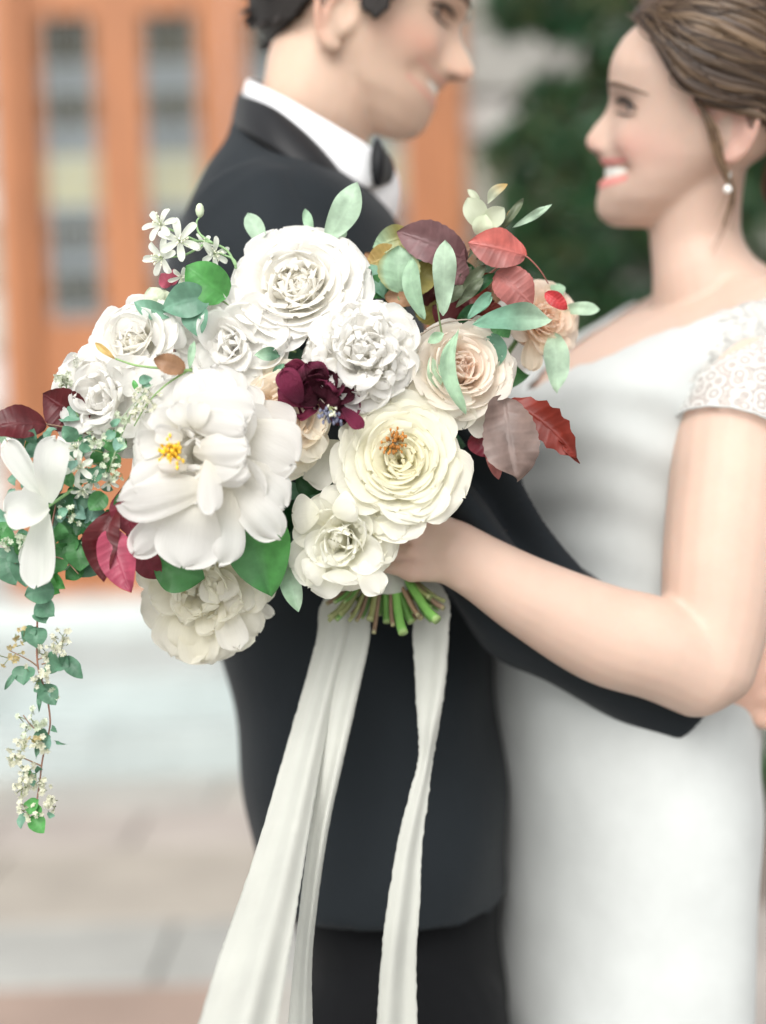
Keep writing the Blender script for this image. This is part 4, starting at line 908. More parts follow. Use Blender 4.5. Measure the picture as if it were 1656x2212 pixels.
q = peony('hanging_peony', 'greenish cream peony hanging at the bottom left under the green leaves', 'peony', 442, 1272, 1.13, 130, (-.10, -.22, 1), 11, 14, 0, 13, droop=104, c_in=np.array([.90, .86, .66]), c_out=np.array([.92, .90, .80]), ruff=.08, gl=1.15)
core_of(*q, np.array([.85, .82, .62]), (.45, .45, .3)); pompon(*q, 18, 43, np.array([.86, .83, .66]), np.array([.89, .875, .79]), base=.36, L=.5, Wd=.24, thmax=85)
q = rose('spray_rose', 'blush peach rose at the far right, behind the red leaves', 'rose', 1165, 695, 1.165, 92, (.55, .15, 1), 28, 14, c_in=np.array([.92, .72, .57]), c_out=np.array([.92, .80, .68]), ruff=.025, mid=-40)
core_of(*q, np.array([.92, .74, .60]))
# extra hanging petals of the loose and hanging blooms
def single_petals(root, M0, lst, c0, c1, m=None):
    """petals laid from a base point to a tip point; rows (u, v, d, u, v, d, half width px, cup[, edge]); edge < 0 turns the rims away"""
    for i, row in enumerate(lst):
        (a, b, c, e, f_, g_, wpx, cup), eg = row[:8], (row[8] if len(row) > 8 else 1.3)
        p0, p1 = P(a, b, c), P(e, f_, g_); L = np.linalg.norm(p1 - p0); T = (p1 - p0) / L; N = unit(-FWD - T * np.dot(-FWD, T)); B = np.cross(N, T)
        V, fc, uv, S, TT = petal(L=L, Wd=wpx * c / FPX, th0=90 - cup, th1=90 + cup, Rc=wpx * c / FPX * eg, ruff=L * .038, seed=700 + i + int(a), ns=14, nt=19, b=6, rag=1.1, notch=.10 * ((i * 37 + int(a)) % 10) / 10, a=.5)
        V = p0 + V[:, :1] * T + V[:, 1:2] * B + V[:, 2:] * N
        mk('petal', V, fc, m or M_PETAL, root, np.clip(c0 + (c1 - c0) * smooth(0, .7, S)[:, None], 0, .9), uv)
byname = {}
for o in COL.objects:
    if o.get('category') and o['category'] not in ('person',): byname[o.name] = o
 
W9, CR2 = np.array([.81, .80, .775]), np.array([.79, .765, .68])
single_petals(byname['loose_peony'], None, [
    (455, 960, 1.045, 470, 790, 1.055, 74, 14, 2.5), (400, 940, 1.04, 380, 815, 1.05, 60, 14, 2), (500, 950, 1.04, 535, 832, 1.05, 50, 12, 2),
    (405, 862, 1.022, 552, 888, 1.012, 50, 22, -1.6), (400, 905, 1.020, 534, 925, 1.004, 42, 24, -1.5), (415, 975, 1.018, 538, 968, 1.000, 44, 24, -1.5), (420, 1020, 1.018, 540, 1020, 1.004, 36, 22, -1.6),
    (455, 985, 1.012, 452, 1112, 1.000, 32, 20, -1.3), (510, 930, 1.035, 640, 1000, 1.032, 78, 16, -2.2), (525, 880, 1.045, 628, 935, 1.045, 56, 12, -2), (520, 1000, 1.03, 615, 1095, 1.03, 54, 16, -2),
    (480, 1030, 1.028, 605, 1160, 1.026, 46, 12, -1.7), (400, 980, 1.02, 288, 1060, 1.012, 46, 24, -1.6), (450, 1050, 1.014, 258, 1085, 1.012, 58, 20, -1.8), (430, 1060, 1.022, 395, 1226, 1.022, 78, 16, -2.2), (490, 1060, 1.026, 470, 1218, 1.028, 58, 14, -2),
    (400, 1080, 1.03, 288, 1196, 1.03, 40, 12, -2), (365, 950, 1.02, 300, 965, 1.02, 36, 20, 1.2), (380, 930, 1.015, 330, 890, 1.012, 34, 18, 1.1), (410, 920, 1.01, 375, 872, 1.008, 30, 20, 1.1), (395, 945, 1.01, 335, 935, 1.004, 26, 16, 1.0), (425, 925, 1.008, 432, 868, 1.006, 30, 20, 1.1), (405, 1010, 1.008, 340, 1003, .998, 22, 28, -1.1)], CR2, W9)
single_petals(byname['hanging_peony'], None, [(480, 1300, 1.12, 515, 1402, 1.11, 38, 14), (520, 1290, 1.135, 590, 1330, 1.13, 18, -16), (470, 1230, 1.11, 480, 1300, 1.10, 48, 20), (380, 1280, 1.13, 330, 1310, 1.13, 34, 10), (500, 1240, 1.115, 530, 1320, 1.105, 40, 14, -2)], np.array([.86, .84, .74]), np.array([.90, .885, .83]))
OC0, OC1 = np.array([.88, .87, .74]), np.array([.90, .89, .82])
single_petals(byname['open_rose'], None, [(880, 1050, 1.075, 882, 1136, 1.06, 46, 10, -2), (960, 1020, 1.08, 1014, 1010, 1.08, 44, 12), (930, 1050, 1.08, 978, 1085, 1.075, 46, 10, -2), (740, 960, 1.09, 655, 1030, 1.095, 58, 6)], OC0, OC1)
single_petals(byname['small_peony'], None, [(780, 1215, 1.055, 822, 1282, 1.05, 34, 14, -1.6), (800, 1140, 1.065, 890, 1140, 1.06, 38, 22), (820, 1110, 1.068, 874, 1160, 1.056, 26, 30), (690, 1110, 1.065, 632, 1110, 1.07, 46, 20, -2), (760, 1085, 1.07, 800, 1062, 1.085, 40, 20), (720, 1105, 1.05, 770, 1090, 1.042, 38, 24, -1.5), (700, 1220, 1.06, 660, 1245, 1.06, 36, 16, -2), (740, 1230, 1.055, 735, 1262, 1.055, 44, 16, -2)], OC0, OC1)
single_petals(byname['blush_rose'], None, [(1010, 830, 1.10, 1086, 795, 1.105, 42, 8), (1000, 850, 1.095, 1064, 934, 1.10, 44, 10), (960, 850, 1.09, 1000, 926, 1.09, 46, 14), (930, 800, 1.09, 905, 890, 1.085, 40, 16), (1010, 760, 1.11, 1060, 710, 1.125, 46, 10), (920, 815, 1.085, 1010, 890, 1.078, 40, 18, -2)], np.array([.92, .85, .75]), np.array([.92, .885, .80]))
single_petals(byname['peach_rose'], None, [(640, 920, 1.078, 690, 990, 1.07, 40, 14), (600, 940, 1.08, 660, 1020, 1.085, 50, 12), (640, 880, 1.078, 700, 940, 1.068, 34, 16), (590, 850, 1.085, 560, 800, 1.095, 44, 14)], np.array([.92, .76, .60]), np.array([.92, .86, .75]))
single_petals(byname['spray_rose'], None, [(1150, 730, 1.155, 1148, 800, 1.145, 26, 6), (1170, 720, 1.15, 1205, 770, 1.15, 26, 10), (1180, 700, 1.15, 1222, 700, 1.16, 30, 14)], np.array([.92, .74, .57]), np.array([.92, .78, .63]))
single_petals(byname['white_rose'], None, [(330, 740, 1.08, 390, 700, 1.085, 46, 16, -2), (300, 720, 1.08, 270, 668, 1.09, 50, 16, -2), (320, 780, 1.075, 250, 830, 1.075, 50, 18), (330, 790, 1.075, 390, 800, 1.08, 40, 16)], W9, WH)
single_petals(byname['pale_peony'], None, [(500, 740, 1.095, 440, 690, 1.10, 48, 14), (500, 760, 1.09, 440, 800, 1.09, 60, 14, -2), (520, 770, 1.09, 560, 810, 1.085, 52, 14, -2)], W9, WH)
# amber stamens in the heart of the open rose
Mh = frame((.1, -.06, 1)); hc = P(852, 955, 1.055)
stamens(byname['open_rose'], Mh, hc - Mh[2] * .012, 60, .015, .42, .0010, np.array([.5, .28, .06]), np.array([.42, .17, .03]), 15)

# ---- burgundy parrot bloom
bc0 = P(690, 862, 1.066); Mb = frame((.05, .15, 1)); Rb = 92 * 1.052 / FPX
burg = thing('burgundy_flower', bc0, 'dark burgundy frilled flower with a blue-grey centre, in the middle of the bouquet', 'flower', GRP)
rb = np.random.default_rng(31)
for i, (ang, ln, wd, th) in enumerate(((165, 1.0, .50, 80), (140, 1.15, .46, 70), (110, .95, .46, 60), (80, .80, .45, 55), (50, .75, .42, 60), (20, .85, .45, 75), (-15, .95, .42, 85), (-40, .85, .25, 80), (200, .65, .45, 85), (125, .75, .40, 45), (60, .6, .4, 40), (0, .6, .4, 50), (170, .6, .35, 50))):
    cA = np.array([.030, .003, .008]); cB = np.array([.13, .012, .036]) if i in (0, 1, 6, 8) else np.array([.048, .004, .013])
    put_petal(burg, Mb, bc0, dict(L=Rb * ln, Wd=Rb * wd, th0=th - 20, th1=th + 16, Rc=Rb * .5, r0=Rb * .05, z0=-Rb * .1, ruff=Rb * .09, seed=4000 + i, ns=14, nt=19, b=7, a=.4, notch=.2), rad(ang), cA, cB, M_DARKPET, rim=np.array([.16, .02, .055]) if i % 2 == 0 else None)
single_petals(burg, None, [(740, 880, 1.05, 782, 925, 1.045, 18, 10), (650, 870, 1.05, 612, 800, 1.04, 30, 10)], np.array([.06, .006, .02]), np.array([.17, .02, .055]), M_DARKPET)
stamens(burg, frame((.1, -.5, 1)), P(712, 888, 1.04), 22, .013, .45, .0012, np.array([.06, .06, .13]), np.array([.16, .17, .24]), 33)
stamens(burg, frame((.1, -.3, 1)), P(712, 878, 1.04), 8, .015, .25, .0009, np.array([.45, .50, .25]), np.array([.62, .62, .5]), 34)

# ---- leaves
LC = {'green': lin(72, 128, 74), 'bright': lin(88, 158, 84), 'teal': lin(112, 156, 132), 'sage': lin(176, 202, 176), 'sage2': lin(158, 190, 160), 'pale': lin(214, 222, 196), 'dark': lin(34, 82, 44), 'deep': lin(88, 130, 104), 'olive': lin(150, 140, 78),
      'mauve': lin(122, 88, 90), 'coral': lin(196, 104, 96), 'dusty': lin(152, 92, 87), 'red': lin(184, 56, 60), 'copper': lin(124, 106, 99), 'rust': lin(116, 38, 26), 'maroon': lin(84, 26, 30), 'wine': lin(116, 40, 54), 'rosewine': lin(160, 66, 88), 'brown': lin(160, 122, 92), 'rosemary': lin(96, 106, 82), 'gold': lin(190, 160, 100), 'pink': lin(200, 96, 118), 'blue': lin(118, 158, 142)}
def leafmesh(p0, p1, wm, twist=0.0, bend=.12, fold=.38, a=.75, b=2.2, serr=0.0, wave=.065, ns=17, nt=7, nser=9, seed=0, side=0.0):
    r = np.random.default_rng(seed); L = np.linalg.norm(p1 - p0); T = (p1 - p0) / L; N = unit(-FWD - T * np.dot(-FWD, T)); B = np.cross(N, T)
    c, s_ = math.cos(twist), math.sin(twist); N, B = N * c + B * s_, B * c - N * s_
    if serr: ns = max(ns, 31)
    s = np.linspace(0, 1, ns); t = np.linspace(-1, 1, nt); S, TT = np.meshgrid(s, t, indexing='ij')
    wp = np.maximum(s, .001) ** a * np.maximum(1 - s ** b, 0) ** .9; wp = wp / wp.max() * wm
    if serr: wp = wp * (1 + serr * (2 * np.abs(((s * nser) % 1) - .5) - .5))
    wp = np.maximum(wp, wm * .015); ph = r.random(4) * 6.28
    y = wp[:, None] * TT; h = fold * np.abs(y) + bend * L * np.sin(math.pi * S) + wave * L * (np.sin(7 * S + ph[0] + 1.5 * TT) * np.abs(TT) + .4 * np.sin(13 * S + ph[1]) * TT)
    ybend = side * L * np.sin(math.pi * S)
    V = p0 + (S * L)[..., None] * T + (y + ybend)[..., None] * B + h[..., None] * N
    return V.reshape(-1, 3), gridf(ns, nt), np.stack([S, TT], -1).reshape(-1, 2), S.reshape(-1), np.abs(TT).reshape(-1)
LSEED = [0]
def leaf(root, spec, m=None):
    """(u, v, d) base, (u, v, d) tip, width px, colour, options"""
    (b_, t_, wpx, ck), opt = spec[:4], (dict(spec[4]) if len(spec) > 4 else {})
    LSEED[0] += 1; sd = LSEED[0]; tipc = opt.pop('tip', None); rim = opt.pop('rim', None); half = opt.pop('half', None); lab = opt.pop('label', None)
    V, f, uv, S, T = leafmesh(P(*b_), P(*t_), wpx * .5 * b_[2] / FPX, seed=sd, **opt)
    col = np.tile(LC[ck] * (.94 + .12 * RNG.random()), (len(V), 1))
    if tipc: col = col + (LC[tipc] - col) * smooth(.3, 1, S)[:, None]
    if rim: col = col + (LC[rim] - col) * (smooth(.86, 1, T) * .8)[:, None]
    if half: col = col + (LC[half] - col) * (smooth(-.15, .15, uv[:, 1]))[:, None]
    mk('leaf', V, f, m or M_LEAF, root, col, uv, label=lab)
def twig(root, rows, r0=2.0, ck=np.array([.16, .24, .10]), name='stem', r1=None):
    c = cr(rows, max(6, 6 * len(rows))); p = np.array([P(*q) for q in c]); k = rows[0][2] / FPX
    V, f = tube(p, np.linspace(r0 * k, (r1 if r1 is not None else r0 * .6) * k, len(p)), 6); mk(name, V, f, M_STEM, root, np.tile(ck, (len(V), 1)))
def sprig(name, label, cat, stem, leaves, ck=np.array([.16, .24, .10]), m=None, r0=3.0, extra=()):
    root = thing(name, P(*stem[0]), label, cat, GRP); twig(root, stem, r0, ck)
    for s in extra: twig(root, s, r0 * .7, ck)
    for l in leaves: leaf(root, l, m)
    return root
D_ = rad
sprig('sage_sprig', 'tall pale sage leaf standing upright behind the top rose', 'leaf', [(700, 560, 1.13), (708, 515, 1.12)], [((706, 520, 1.12), (772, 392, 1.115), 62, 'sage', dict(a=.5, b=3.2, bend=.05, fold=.15, side=-.05))], m=M_SAGE)
sprig('sage_sprig', 'short pale sage leaves poking up at the left shoulder of the top rose', 'leaf', [(600, 560, 1.13), (572, 530, 1.13)], [((572, 530, 1.13), (535, 460, 1.135), 40, 'sage', dict(a=.5, b=3, bend=.08)), ((630, 520, 1.13), (630, 492, 1.13), 14, 'sage2'), ((674, 515, 1.13), (660, 450, 1.13), 22, 'sage2', dict(a=.6, b=3)), ((735, 520, 1.13), (745, 494, 1.13), 20, 'sage')], m=M_SAGE)
sprig('olive_sprig', 'two upright pale sage paddle leaves, right of the top rose', 'leaf', [(955, 720, 1.085), (950, 690, 1.08), (945, 655, 1.075)], [((958, 682, 1.075), (962, 518, 1.07), 52, 'sage', dict(a=.55, b=4.5, bend=.04, fold=.12)), ((918, 690, 1.08), (890, 556, 1.075), 40, 'sage2', dict(a=.5, b=4, bend=.06, side=.10))], m=M_SAGE, r0=2.4)
sprig('olive_sprig', 'broad sage leaves reaching right in front of the far right blush rose', 'leaf', [(880, 745, 1.09), (940, 705, 1.085), (1010, 690, 1.08), (1060, 705, 1.085)], [((1022, 702, 1.08), (1192, 690, 1.10), 58, 'teal', dict(a=.55, b=3.4, bend=.06, side=.05, tip='sage')), ((1062, 720, 1.10), (1076, 792, 1.10), 52, 'teal', dict(a=.5, b=2.6, bend=.1)), ((990, 712, 1.075), (1008, 892, 1.06), 36, 'sage2', dict(a=.6, b=2.6, side=-.17, bend=.12)), ((1010, 690, 1.08), (1062, 632, 1.09), 26, 'teal', dict(a=.6, b=3)), ((925, 740, 1.08), (960, 720, 1.075), 24, 'sage2'), ((930, 770, 1.08), (948, 838, 1.08), 34, 'sage', dict(b=3))], m=M_SAGE, r0=2.4, ck=np.array([.30, .25, .2]))
sprig('sage_sprig', 'pale sage leaves drooping and pointing out at the far right edge', 'leaf', [(1150, 690, 1.15), (1200, 690, 1.16)], [((1196, 720, 1.15), (1206, 846, 1.13), 56, 'sage', dict(a=.55, b=2.6, bend=.1)), ((1212, 668, 1.16), (1297, 668, 1.16), 30, 'sage', dict(a=.5, b=4.5)), ((1195, 650, 1.16), (1208, 612, 1.17), 34, 'sage2')], m=M_SAGE)
rose_l = sprig('rosemary_sprig', 'dark thin spiky leaves rising at the upper right, beside the pink leaf', 'leaf', [(1030, 560, 1.12), (1070, 510, 1.12), (1110, 460, 1.12)], [((1085, 495, 1.12), (1132, 428, 1.115), 18, 'rosemary', dict(a=.5, b=4, fold=.6)), ((1075, 500, 1.12), (1120, 452, 1.12), 14, 'rosemary', dict(fold=.6, b=4)), ((1108, 492, 1.12), (1194, 440, 1.12), 17, 'sage', dict(a=.6, b=3, bend=-.06)), ((990, 640, 1.11), (1052, 570, 1.105), 26, 'rosemary', dict(b=3, fold=.5)), ((1000, 650, 1.11), (1070, 590, 1.11), 26, 'dark', dict(b=3)), ((985, 665, 1.10), (1045, 600, 1.10), 24, 'rosemary', dict(b=3)), ((970, 655, 1.10), (1000, 615, 1.10), 26, 'rosemary'), ((1010, 560, 1.12), (1048, 500, 1.12), 14, 'rosemary', dict(b=3)), ((1095, 480, 1.12), (1106, 452, 1.12), 12, 'gold')], ck=np.array([.12, .10, .07]), r0=2.2)
sprig('copper_beech_twig', 'mauve and olive leaves over the top right of the bouquet', 'leaf', [(940, 640, 1.13), (930, 590, 1.125), (900, 530, 1.12)], [((1010, 562, 1.12), (858, 500, 1.11), 92, 'mauve', dict(a=.55, b=2.6, bend=.16, serr=.06, wave=.04)), ((985, 600, 1.125), (1000, 520, 1.12), 60, 'mauve', dict(a=.5, bend=.1, serr=.06, twist=.6)), ((900, 505, 1.135), (806, 535, 1.13), 58, 'olive', dict(a=.6, b=2.4, bend=.16, tip='sage2')), ((868, 545, 1.13), (790, 575, 1.13), 60, 'gold', dict(a=.5, bend=.1, half='olive')), ((950, 560, 1.12), (1012, 610, 1.12), 56, 'mauve', dict(serr=.05))], ck=np.array([.16, .07, .05]), m=M_COPPER)
sprig('rose_leaf_twig', 'green serrated leaves between the top rose and the paddle leaves', 'leaf', [(880, 690, 1.12), (860, 640, 1.115)], [((862, 632, 1.115), (862, 530, 1.11), 92, 'sage2', dict(a=.45, b=2.4, rim='olive', serr=.05, bend=.1)), ((900, 640, 1.12), (930, 560, 1.115), 60, 'olive', dict(serr=.05)), ((840, 640, 1.125), (795, 600, 1.12), 56, 'green', dict(serr=.05)), ((832, 645, 1.12), (800, 570, 1.125), 44, 'teal', dict(serr=.04)), ((905, 650, 1.12), (830, 640, 1.12), 44, 'brown', dict(b=2.6)), ((935, 660, 1.13), (990, 700, 1.13), 60, 'maroon'), ((930, 640, 1.13), (975, 600, 1.13), 70, 'maroon'), ((1000, 640, 1.135), (1060, 640, 1.13), 80, 'rust'), ((1010, 680, 1.135), (1070, 700, 1.13), 60, 'rust')])
sprig('red_leaf_twig', 'coral pink and dusty red leaves at the upper right, on an arching red stem', 'leaf', [(1020, 640, 1.13), (1060, 590, 1.12), (1110, 556, 1.11), (1135, 552, 1.105), (1165, 580, 1.11), (1185, 612, 1.12)], [((1138, 552, 1.105), (1012, 524, 1.095), 84, 'coral', dict(a=.55, b=2.3, bend=.10, fold=.15, serr=.03, half='dusty', label='coral pink leaf')), ((1072, 588, 1.11), (1152, 660, 1.10), 86, 'dusty', dict(a=.5, b=2.4, bend=.1, serr=.05)), ((1178, 632, 1.12), (1226, 668, 1.12), 34, 'red', dict(a=.5, b=2.2))], ck=np.array([.35, .13, .10]), m=M_COPPER, r0=2.4)
hel = sprig('pale_bract_sprig', 'greenish white winged bract with pointed tips, topmost at the right', 'flower', [(1000, 560, 1.13), (1040, 500, 1.12), (1046, 470, 1.12)], [((1048, 500, 1.115), (1010, 426, 1.11), 52, 'pale', dict(a=.6, b=3, bend=.06)), ((1044, 495, 1.115), (1090, 448, 1.11), 44, 'pale', dict(a=.5, b=3)), ((1054, 440, 1.12), (1098, 397, 1.11), 22, 'pale', dict(tip='gold', side=.12)), ((1040, 440, 1.12), (1010, 408, 1.12), 15, 'pale'), ((1036, 510, 1.11), (1050, 462, 1.105), 44, 'pale', dict(a=.5))], ck=np.array([.3, .18, .14]), r0=2.2, m=M_THIN)
sprig('copper_leaf_twig', 'grey-brown crinkled copper leaf and rusty red leaf over the front of the dress', 'leaf', [(1010, 900, 1.12), (1060, 870, 1.105), (1100, 866, 1.095)], [((1090, 858, 1.095), (1118, 1036, 1.075), 118, 'copper', dict(a=.30, b=6, bend=.05, wave=.09, serr=.07, side=-.02, nt=13, label='grey-brown crinkled leaf')), ((1098, 864, 1.10), (1248, 990, 1.095), 76, 'rust', dict(a=.5, b=2.0, bend=.04, wave=.05, serr=.26, nser=6, side=.06, label='rusty red curling leaf')), ((1200, 948, 1.095), (1254, 1002, 1.095), 12, 'rust'), ((1020, 935, 1.115), (1060, 985, 1.10), 56, 'wine', dict(b=2.5, wave=.05)), ((1050, 980, 1.10), (1078, 1036, 1.09), 30, 'dusty', dict(side=.1))], ck=np.array([.28, .1, .06]), m=M_COPPER, r0=2.4)
sprig('plum_leaf_twig', 'three wine-red leaves hanging at the lower left, beside the biggest peony', 'leaf', [(300, 1000, 1.075), (262, 1060, 1.065), (240, 1110, 1.06)], [((250, 1100, 1.06), (225, 1258, 1.05), 74, 'maroon', dict(a=.5, b=2.1, fold=.5, side=-.10, bend=.10)), ((236, 1140, 1.055), (282, 1280, 1.04), 82, 'rosewine', dict(a=.55, b=2.1, bend=.06, label='pinkish wine-red leaf')), ((285, 1038, 1.075), (300, 1170, 1.065), 70, 'wine', dict(a=.5, b=2.2, side=-.10)), ((275, 1140, 1.07), (345, 1252, 1.085), 60, 'wine', dict(b=2)), ((230, 1150, 1.06), (205, 1200, 1.055), 46, 'maroon')], ck=np.array([.22, .16, .06]), m=M_COPPER, r0=2.2)
sprig('maroon_leaf_twig', 'dark maroon leaves sticking out at the far left edge', 'leaf', [(240, 960, 1.09), (170, 930, 1.08), (95, 915, 1.07)], [((100, 918, 1.07), (-40, 930, 1.06), 78, 'maroon', dict(a=.5, b=2.2, bend=.16, serr=.03, twist=-.3)), ((185, 905, 1.09), (92, 850, 1.085), 96, 'maroon', dict(a=.45, b=2.0, serr=.04, twist=.2)), ((180, 930, 1.09), (165, 845, 1.095), 70, 'maroon')], ck=np.array([.2, .12, .08]), m=M_COPPER)
sprig('broad_leaf_twig', 'largest plain green leaf, pointing down below the biggest peony', 'leaf', [(560, 1040, 1.11), (545, 1110, 1.095)], [((545, 1098, 1.095), (585, 1288, 1.08), 142, 'green', dict(a=.42, b=2.0, bend=.12, fold=.34, half='bright', nt=11))])
sprig('broad_leaf_twig', 'dark green leaf lying over the hanging greenish peony', 'leaf', [(330, 1180, 1.09), (338, 1215, 1.085)], [((338, 1205, 1.085), (442, 1250, 1.085), 96, 'green', dict(a=.45, b=2.3, bend=.1, side=-.06, nt=9))])
sprig('sage_sprig', 'pale pointed leaf hanging below the small creamy peony', 'leaf', [(600, 1150, 1.11), (612, 1195, 1.10)], [((610, 1188, 1.10), (645, 1322, 1.09), 48, 'sage2', dict(a=.55, b=2.3, half='sage', bend=.06))], m=M_SAGE)
sprig('ivy_leaf_twig', 'bright green leaves tucked over the white rose at the upper left', 'leaf', [(520, 680, 1.10), (480, 650, 1.095), (440, 660, 1.09)], [((492, 640, 1.095), (402, 574, 1.085), 92, 'bright', dict(a=.4, b=2.6, bend=.12, twist=.15, nt=9, label='bright green leaf')), ((452, 640, 1.09), (350, 668, 1.085), 76, 'teal', dict(a=.42, b=2.2, bend=.18, nt=9)), ((385, 680, 1.09), (290, 652, 1.09), 40, 'teal', dict(b=2.2, side=.08)), ((420, 655, 1.09), (428, 728, 1.08), 60, 'teal', dict(a=.5, b=2.2))])
sprig('hip_leaf_twig', 'small brown-tinged leaf and green tendril across the upper left blooms', 'leaf', [(415, 800, 1.045), (385, 798, 1.04), (300, 790, 1.045), (250, 775, 1.05)], [((400, 798, 1.04), (332, 775, 1.035), 46, 'brown', dict(a=.4, b=2.6, serr=.05)), ((250, 776, 1.05), (205, 740, 1.05), 16, 'gold', dict(b=3)), ((410, 800, 1.045), (420, 735, 1.05), 16, 'sage2'), ((300, 850, 1.05), (288, 820, 1.05), 12, 'bright'), ((308, 840, 1.05), (322, 815, 1.05), 10, 'bright')], ck=np.array([.22, .36, .13]), r0=3.4, extra=([(415, 795, 1.045), (360, 830, 1.04), (320, 870, 1.04), (290, 920, 1.045)],))
sprig('filler_leaf_twig', 'dark green leaves in the gap above the small creamy peony', 'leaf', [(720, 1120, 1.13), (690, 1060, 1.125)], [((700, 1090, 1.12), (640, 1030, 1.11), 44, 'dark'), ((700, 1090, 1.12), (655, 1085, 1.11), 40, 'deep'), ((690, 1090, 1.125), (690, 1000, 1.115), 60, 'dark'), ((715, 1080, 1.125), (740, 1010, 1.12), 56, 'dark'), ((640, 1080, 1.12), (625, 1040, 1.115), 40, 'deep'), ((760, 1080, 1.13), (720, 1050, 1.125), 50, 'rust')])
sprig('filler_leaf_twig', 'small curling grey-green leaves under the top rose, above the peach rose', 'leaf', [(640, 760, 1.09), (610, 752, 1.085)], [((606, 765, 1.085), (550, 768, 1.075), 30, 'deep', dict(bend=.25, tip='sage2')), ((615, 785, 1.08), (590, 812, 1.08), 18, 'deep')])
sprig('brown_leaf_twig', 'dark brown and green leaves packed behind the paddle leaves at the upper right', 'leaf', [(900, 760, 1.14), (960, 690, 1.14), (1010, 630, 1.14)], [((960, 690, 1.14), (1000, 620, 1.13), 70, 'maroon'), ((1000, 660, 1.14), (1056, 590, 1.135), 60, 'rust'), ((960, 700, 1.145), (900, 640, 1.14), 70, 'olive', dict(serr=.05)), ((930, 700, 1.145), (880, 560, 1.14), 70, 'maroon', dict(serr=.04)), ((1000, 690, 1.14), (1080, 660, 1.135), 66, 'maroon'), ((1020, 650, 1.14), (1100, 610, 1.135), 60, 'brown', dict(serr=.05)),
    ((1010, 640, 1.135), (990, 560, 1.13), 60, 'dark'), ((870, 660, 1.14), (815, 560, 1.135), 66, 'green', dict(serr=.05, half='olive')), ((850, 640, 1.14), (790, 545, 1.135), 60, 'brown', dict(serr=.05)), ((900, 600, 1.14), (905, 500, 1.135), 74, 'deep', dict(serr=.05)), ((980, 640, 1.13), (1020, 575, 1.12), 24, 'rosemary', dict(b=3)), ((990, 620, 1.13), (960, 560, 1.125), 30, 'rosemary', dict(b=3)), ((1040, 660, 1.135), (1075, 700, 1.13), 60, 'rust'), ((940, 640, 1.14), (955, 560, 1.135), 60, 'dark'), ((1060, 680, 1.13), (1100, 730, 1.125), 44, 'green'), ((985, 705, 1.12), (1030, 655, 1.11), 26, 'dark', dict(b=3)), ((1020, 680, 1.11), (1065, 640, 1.10), 22, 'teal', dict(b=3))], m=M_COPPER, ck=np.array([.15, .10, .06]))
# dark leaves filling the heart of the bouquet, so that nothing shows through between blooms
core = thing('filler_foliage', P(760, 920, 1.17), 'dark green filler leaves packed between the blooms in the heart of the bouquet', 'foliage', GRP)
rf = np.random.default_rng(77)
for i in range(80):
    a = rf.random() * 6.28; q = rf.random() ** .5; u, v = 690 + 400 * q * math.cos(a), 890 + 290 * q * math.sin(a); d = 1.145 + .03 * rf.random()
    if u > 900 and v > 1000 - (u - 900) * .6: continue
    a2 = a + (rf.random() - .5); leaf(core, ((u, v, d + .015), (u + 85 * math.cos(a2), v + 60 * math.sin(a2) + 15, d - .01), 50 + 26 * rf.random(), ['dark', 'deep', 'green', 'dark'][rf.integers(4)], dict(twist=rf.standard_normal() * .4)))

# ---- small starry flowers
def star(root, u, v, d, rp, facing, n=6, col=np.array([.86, .89, .80]), wide=.19, spin=0, names='petal', st=True, droop=100):
    R = rp * d / FPX; M = frame(facing, spin); c = P(u, v, d)
    for i in range(n):
        put_petal(root, M, c, dict(L=R * (.9 + .25 * RNG.random()), Wd=R * wide, th0=60, th1=droop + 20 * (RNG.random() - .5), Rc=R * .3, r0=R * .05, ruff=R * .03, seed=int(u * 7 + v + i), ns=8, nt=5, a=.5, b=4), i * 2 * math.pi / n + .25 * (RNG.random() - .5), col * .9, col, M_THIN, names)
    if st: stamens(root, M, c, 12, R * .6, .55, R * .045, np.array([.6, .66, .45]), np.array([.74, .74, .6]), int(u))
star1 = thing('starry_clematis_sprig', P(450, 545, 1.10), 'spray of small white starry flowers at the upper left, over the dark jacket', 'flower', GRP)
for a in ((348, 486, 1.085, 40, (-.3, .4, 1), .2), (388, 520, 1.08, 46, (.1, .1, 1), .7), (352, 556, 1.085, 42, (-.5, -.2, 1), .1), (462, 548, 1.10, 34, (.5, -.2, .9), .5), (392, 598, 1.09, 26, (.2, -.6, 1), .3), (440, 530, 1.10, 26, (.4, .5, 1), .9)): star(star1, *a[:5], spin=a[5], wide=.21)
for s in ([(510, 575, 1.10), (490, 540, 1.10), (450, 522, 1.095), (410, 520, 1.09), (388, 520, 1.085)], [(460, 525, 1.095), (432, 505, 1.10), (425, 480, 1.10), (434, 466, 1.10)], [(450, 522, 1.095), (400, 550, 1.09), (356, 556, 1.088)], [(430, 522, 1.093), (380, 500, 1.09), (350, 488, 1.088)], [(510, 580, 1.1), (505, 560, 1.1), (470, 545, 1.1)]): twig(star1, s, 3.0, np.array([.26, .42, .20]))
V, f = ellipsoid(P(432, 454, 1.10), [CV(.0035, 0, 0), CV(0, .006, 0), np.array([0, .0035, 0])], 10, 8); mk('bud', V, f, M_STEM, star1, np.tile(np.array([.52, .60, .42]), (len(V), 1)))
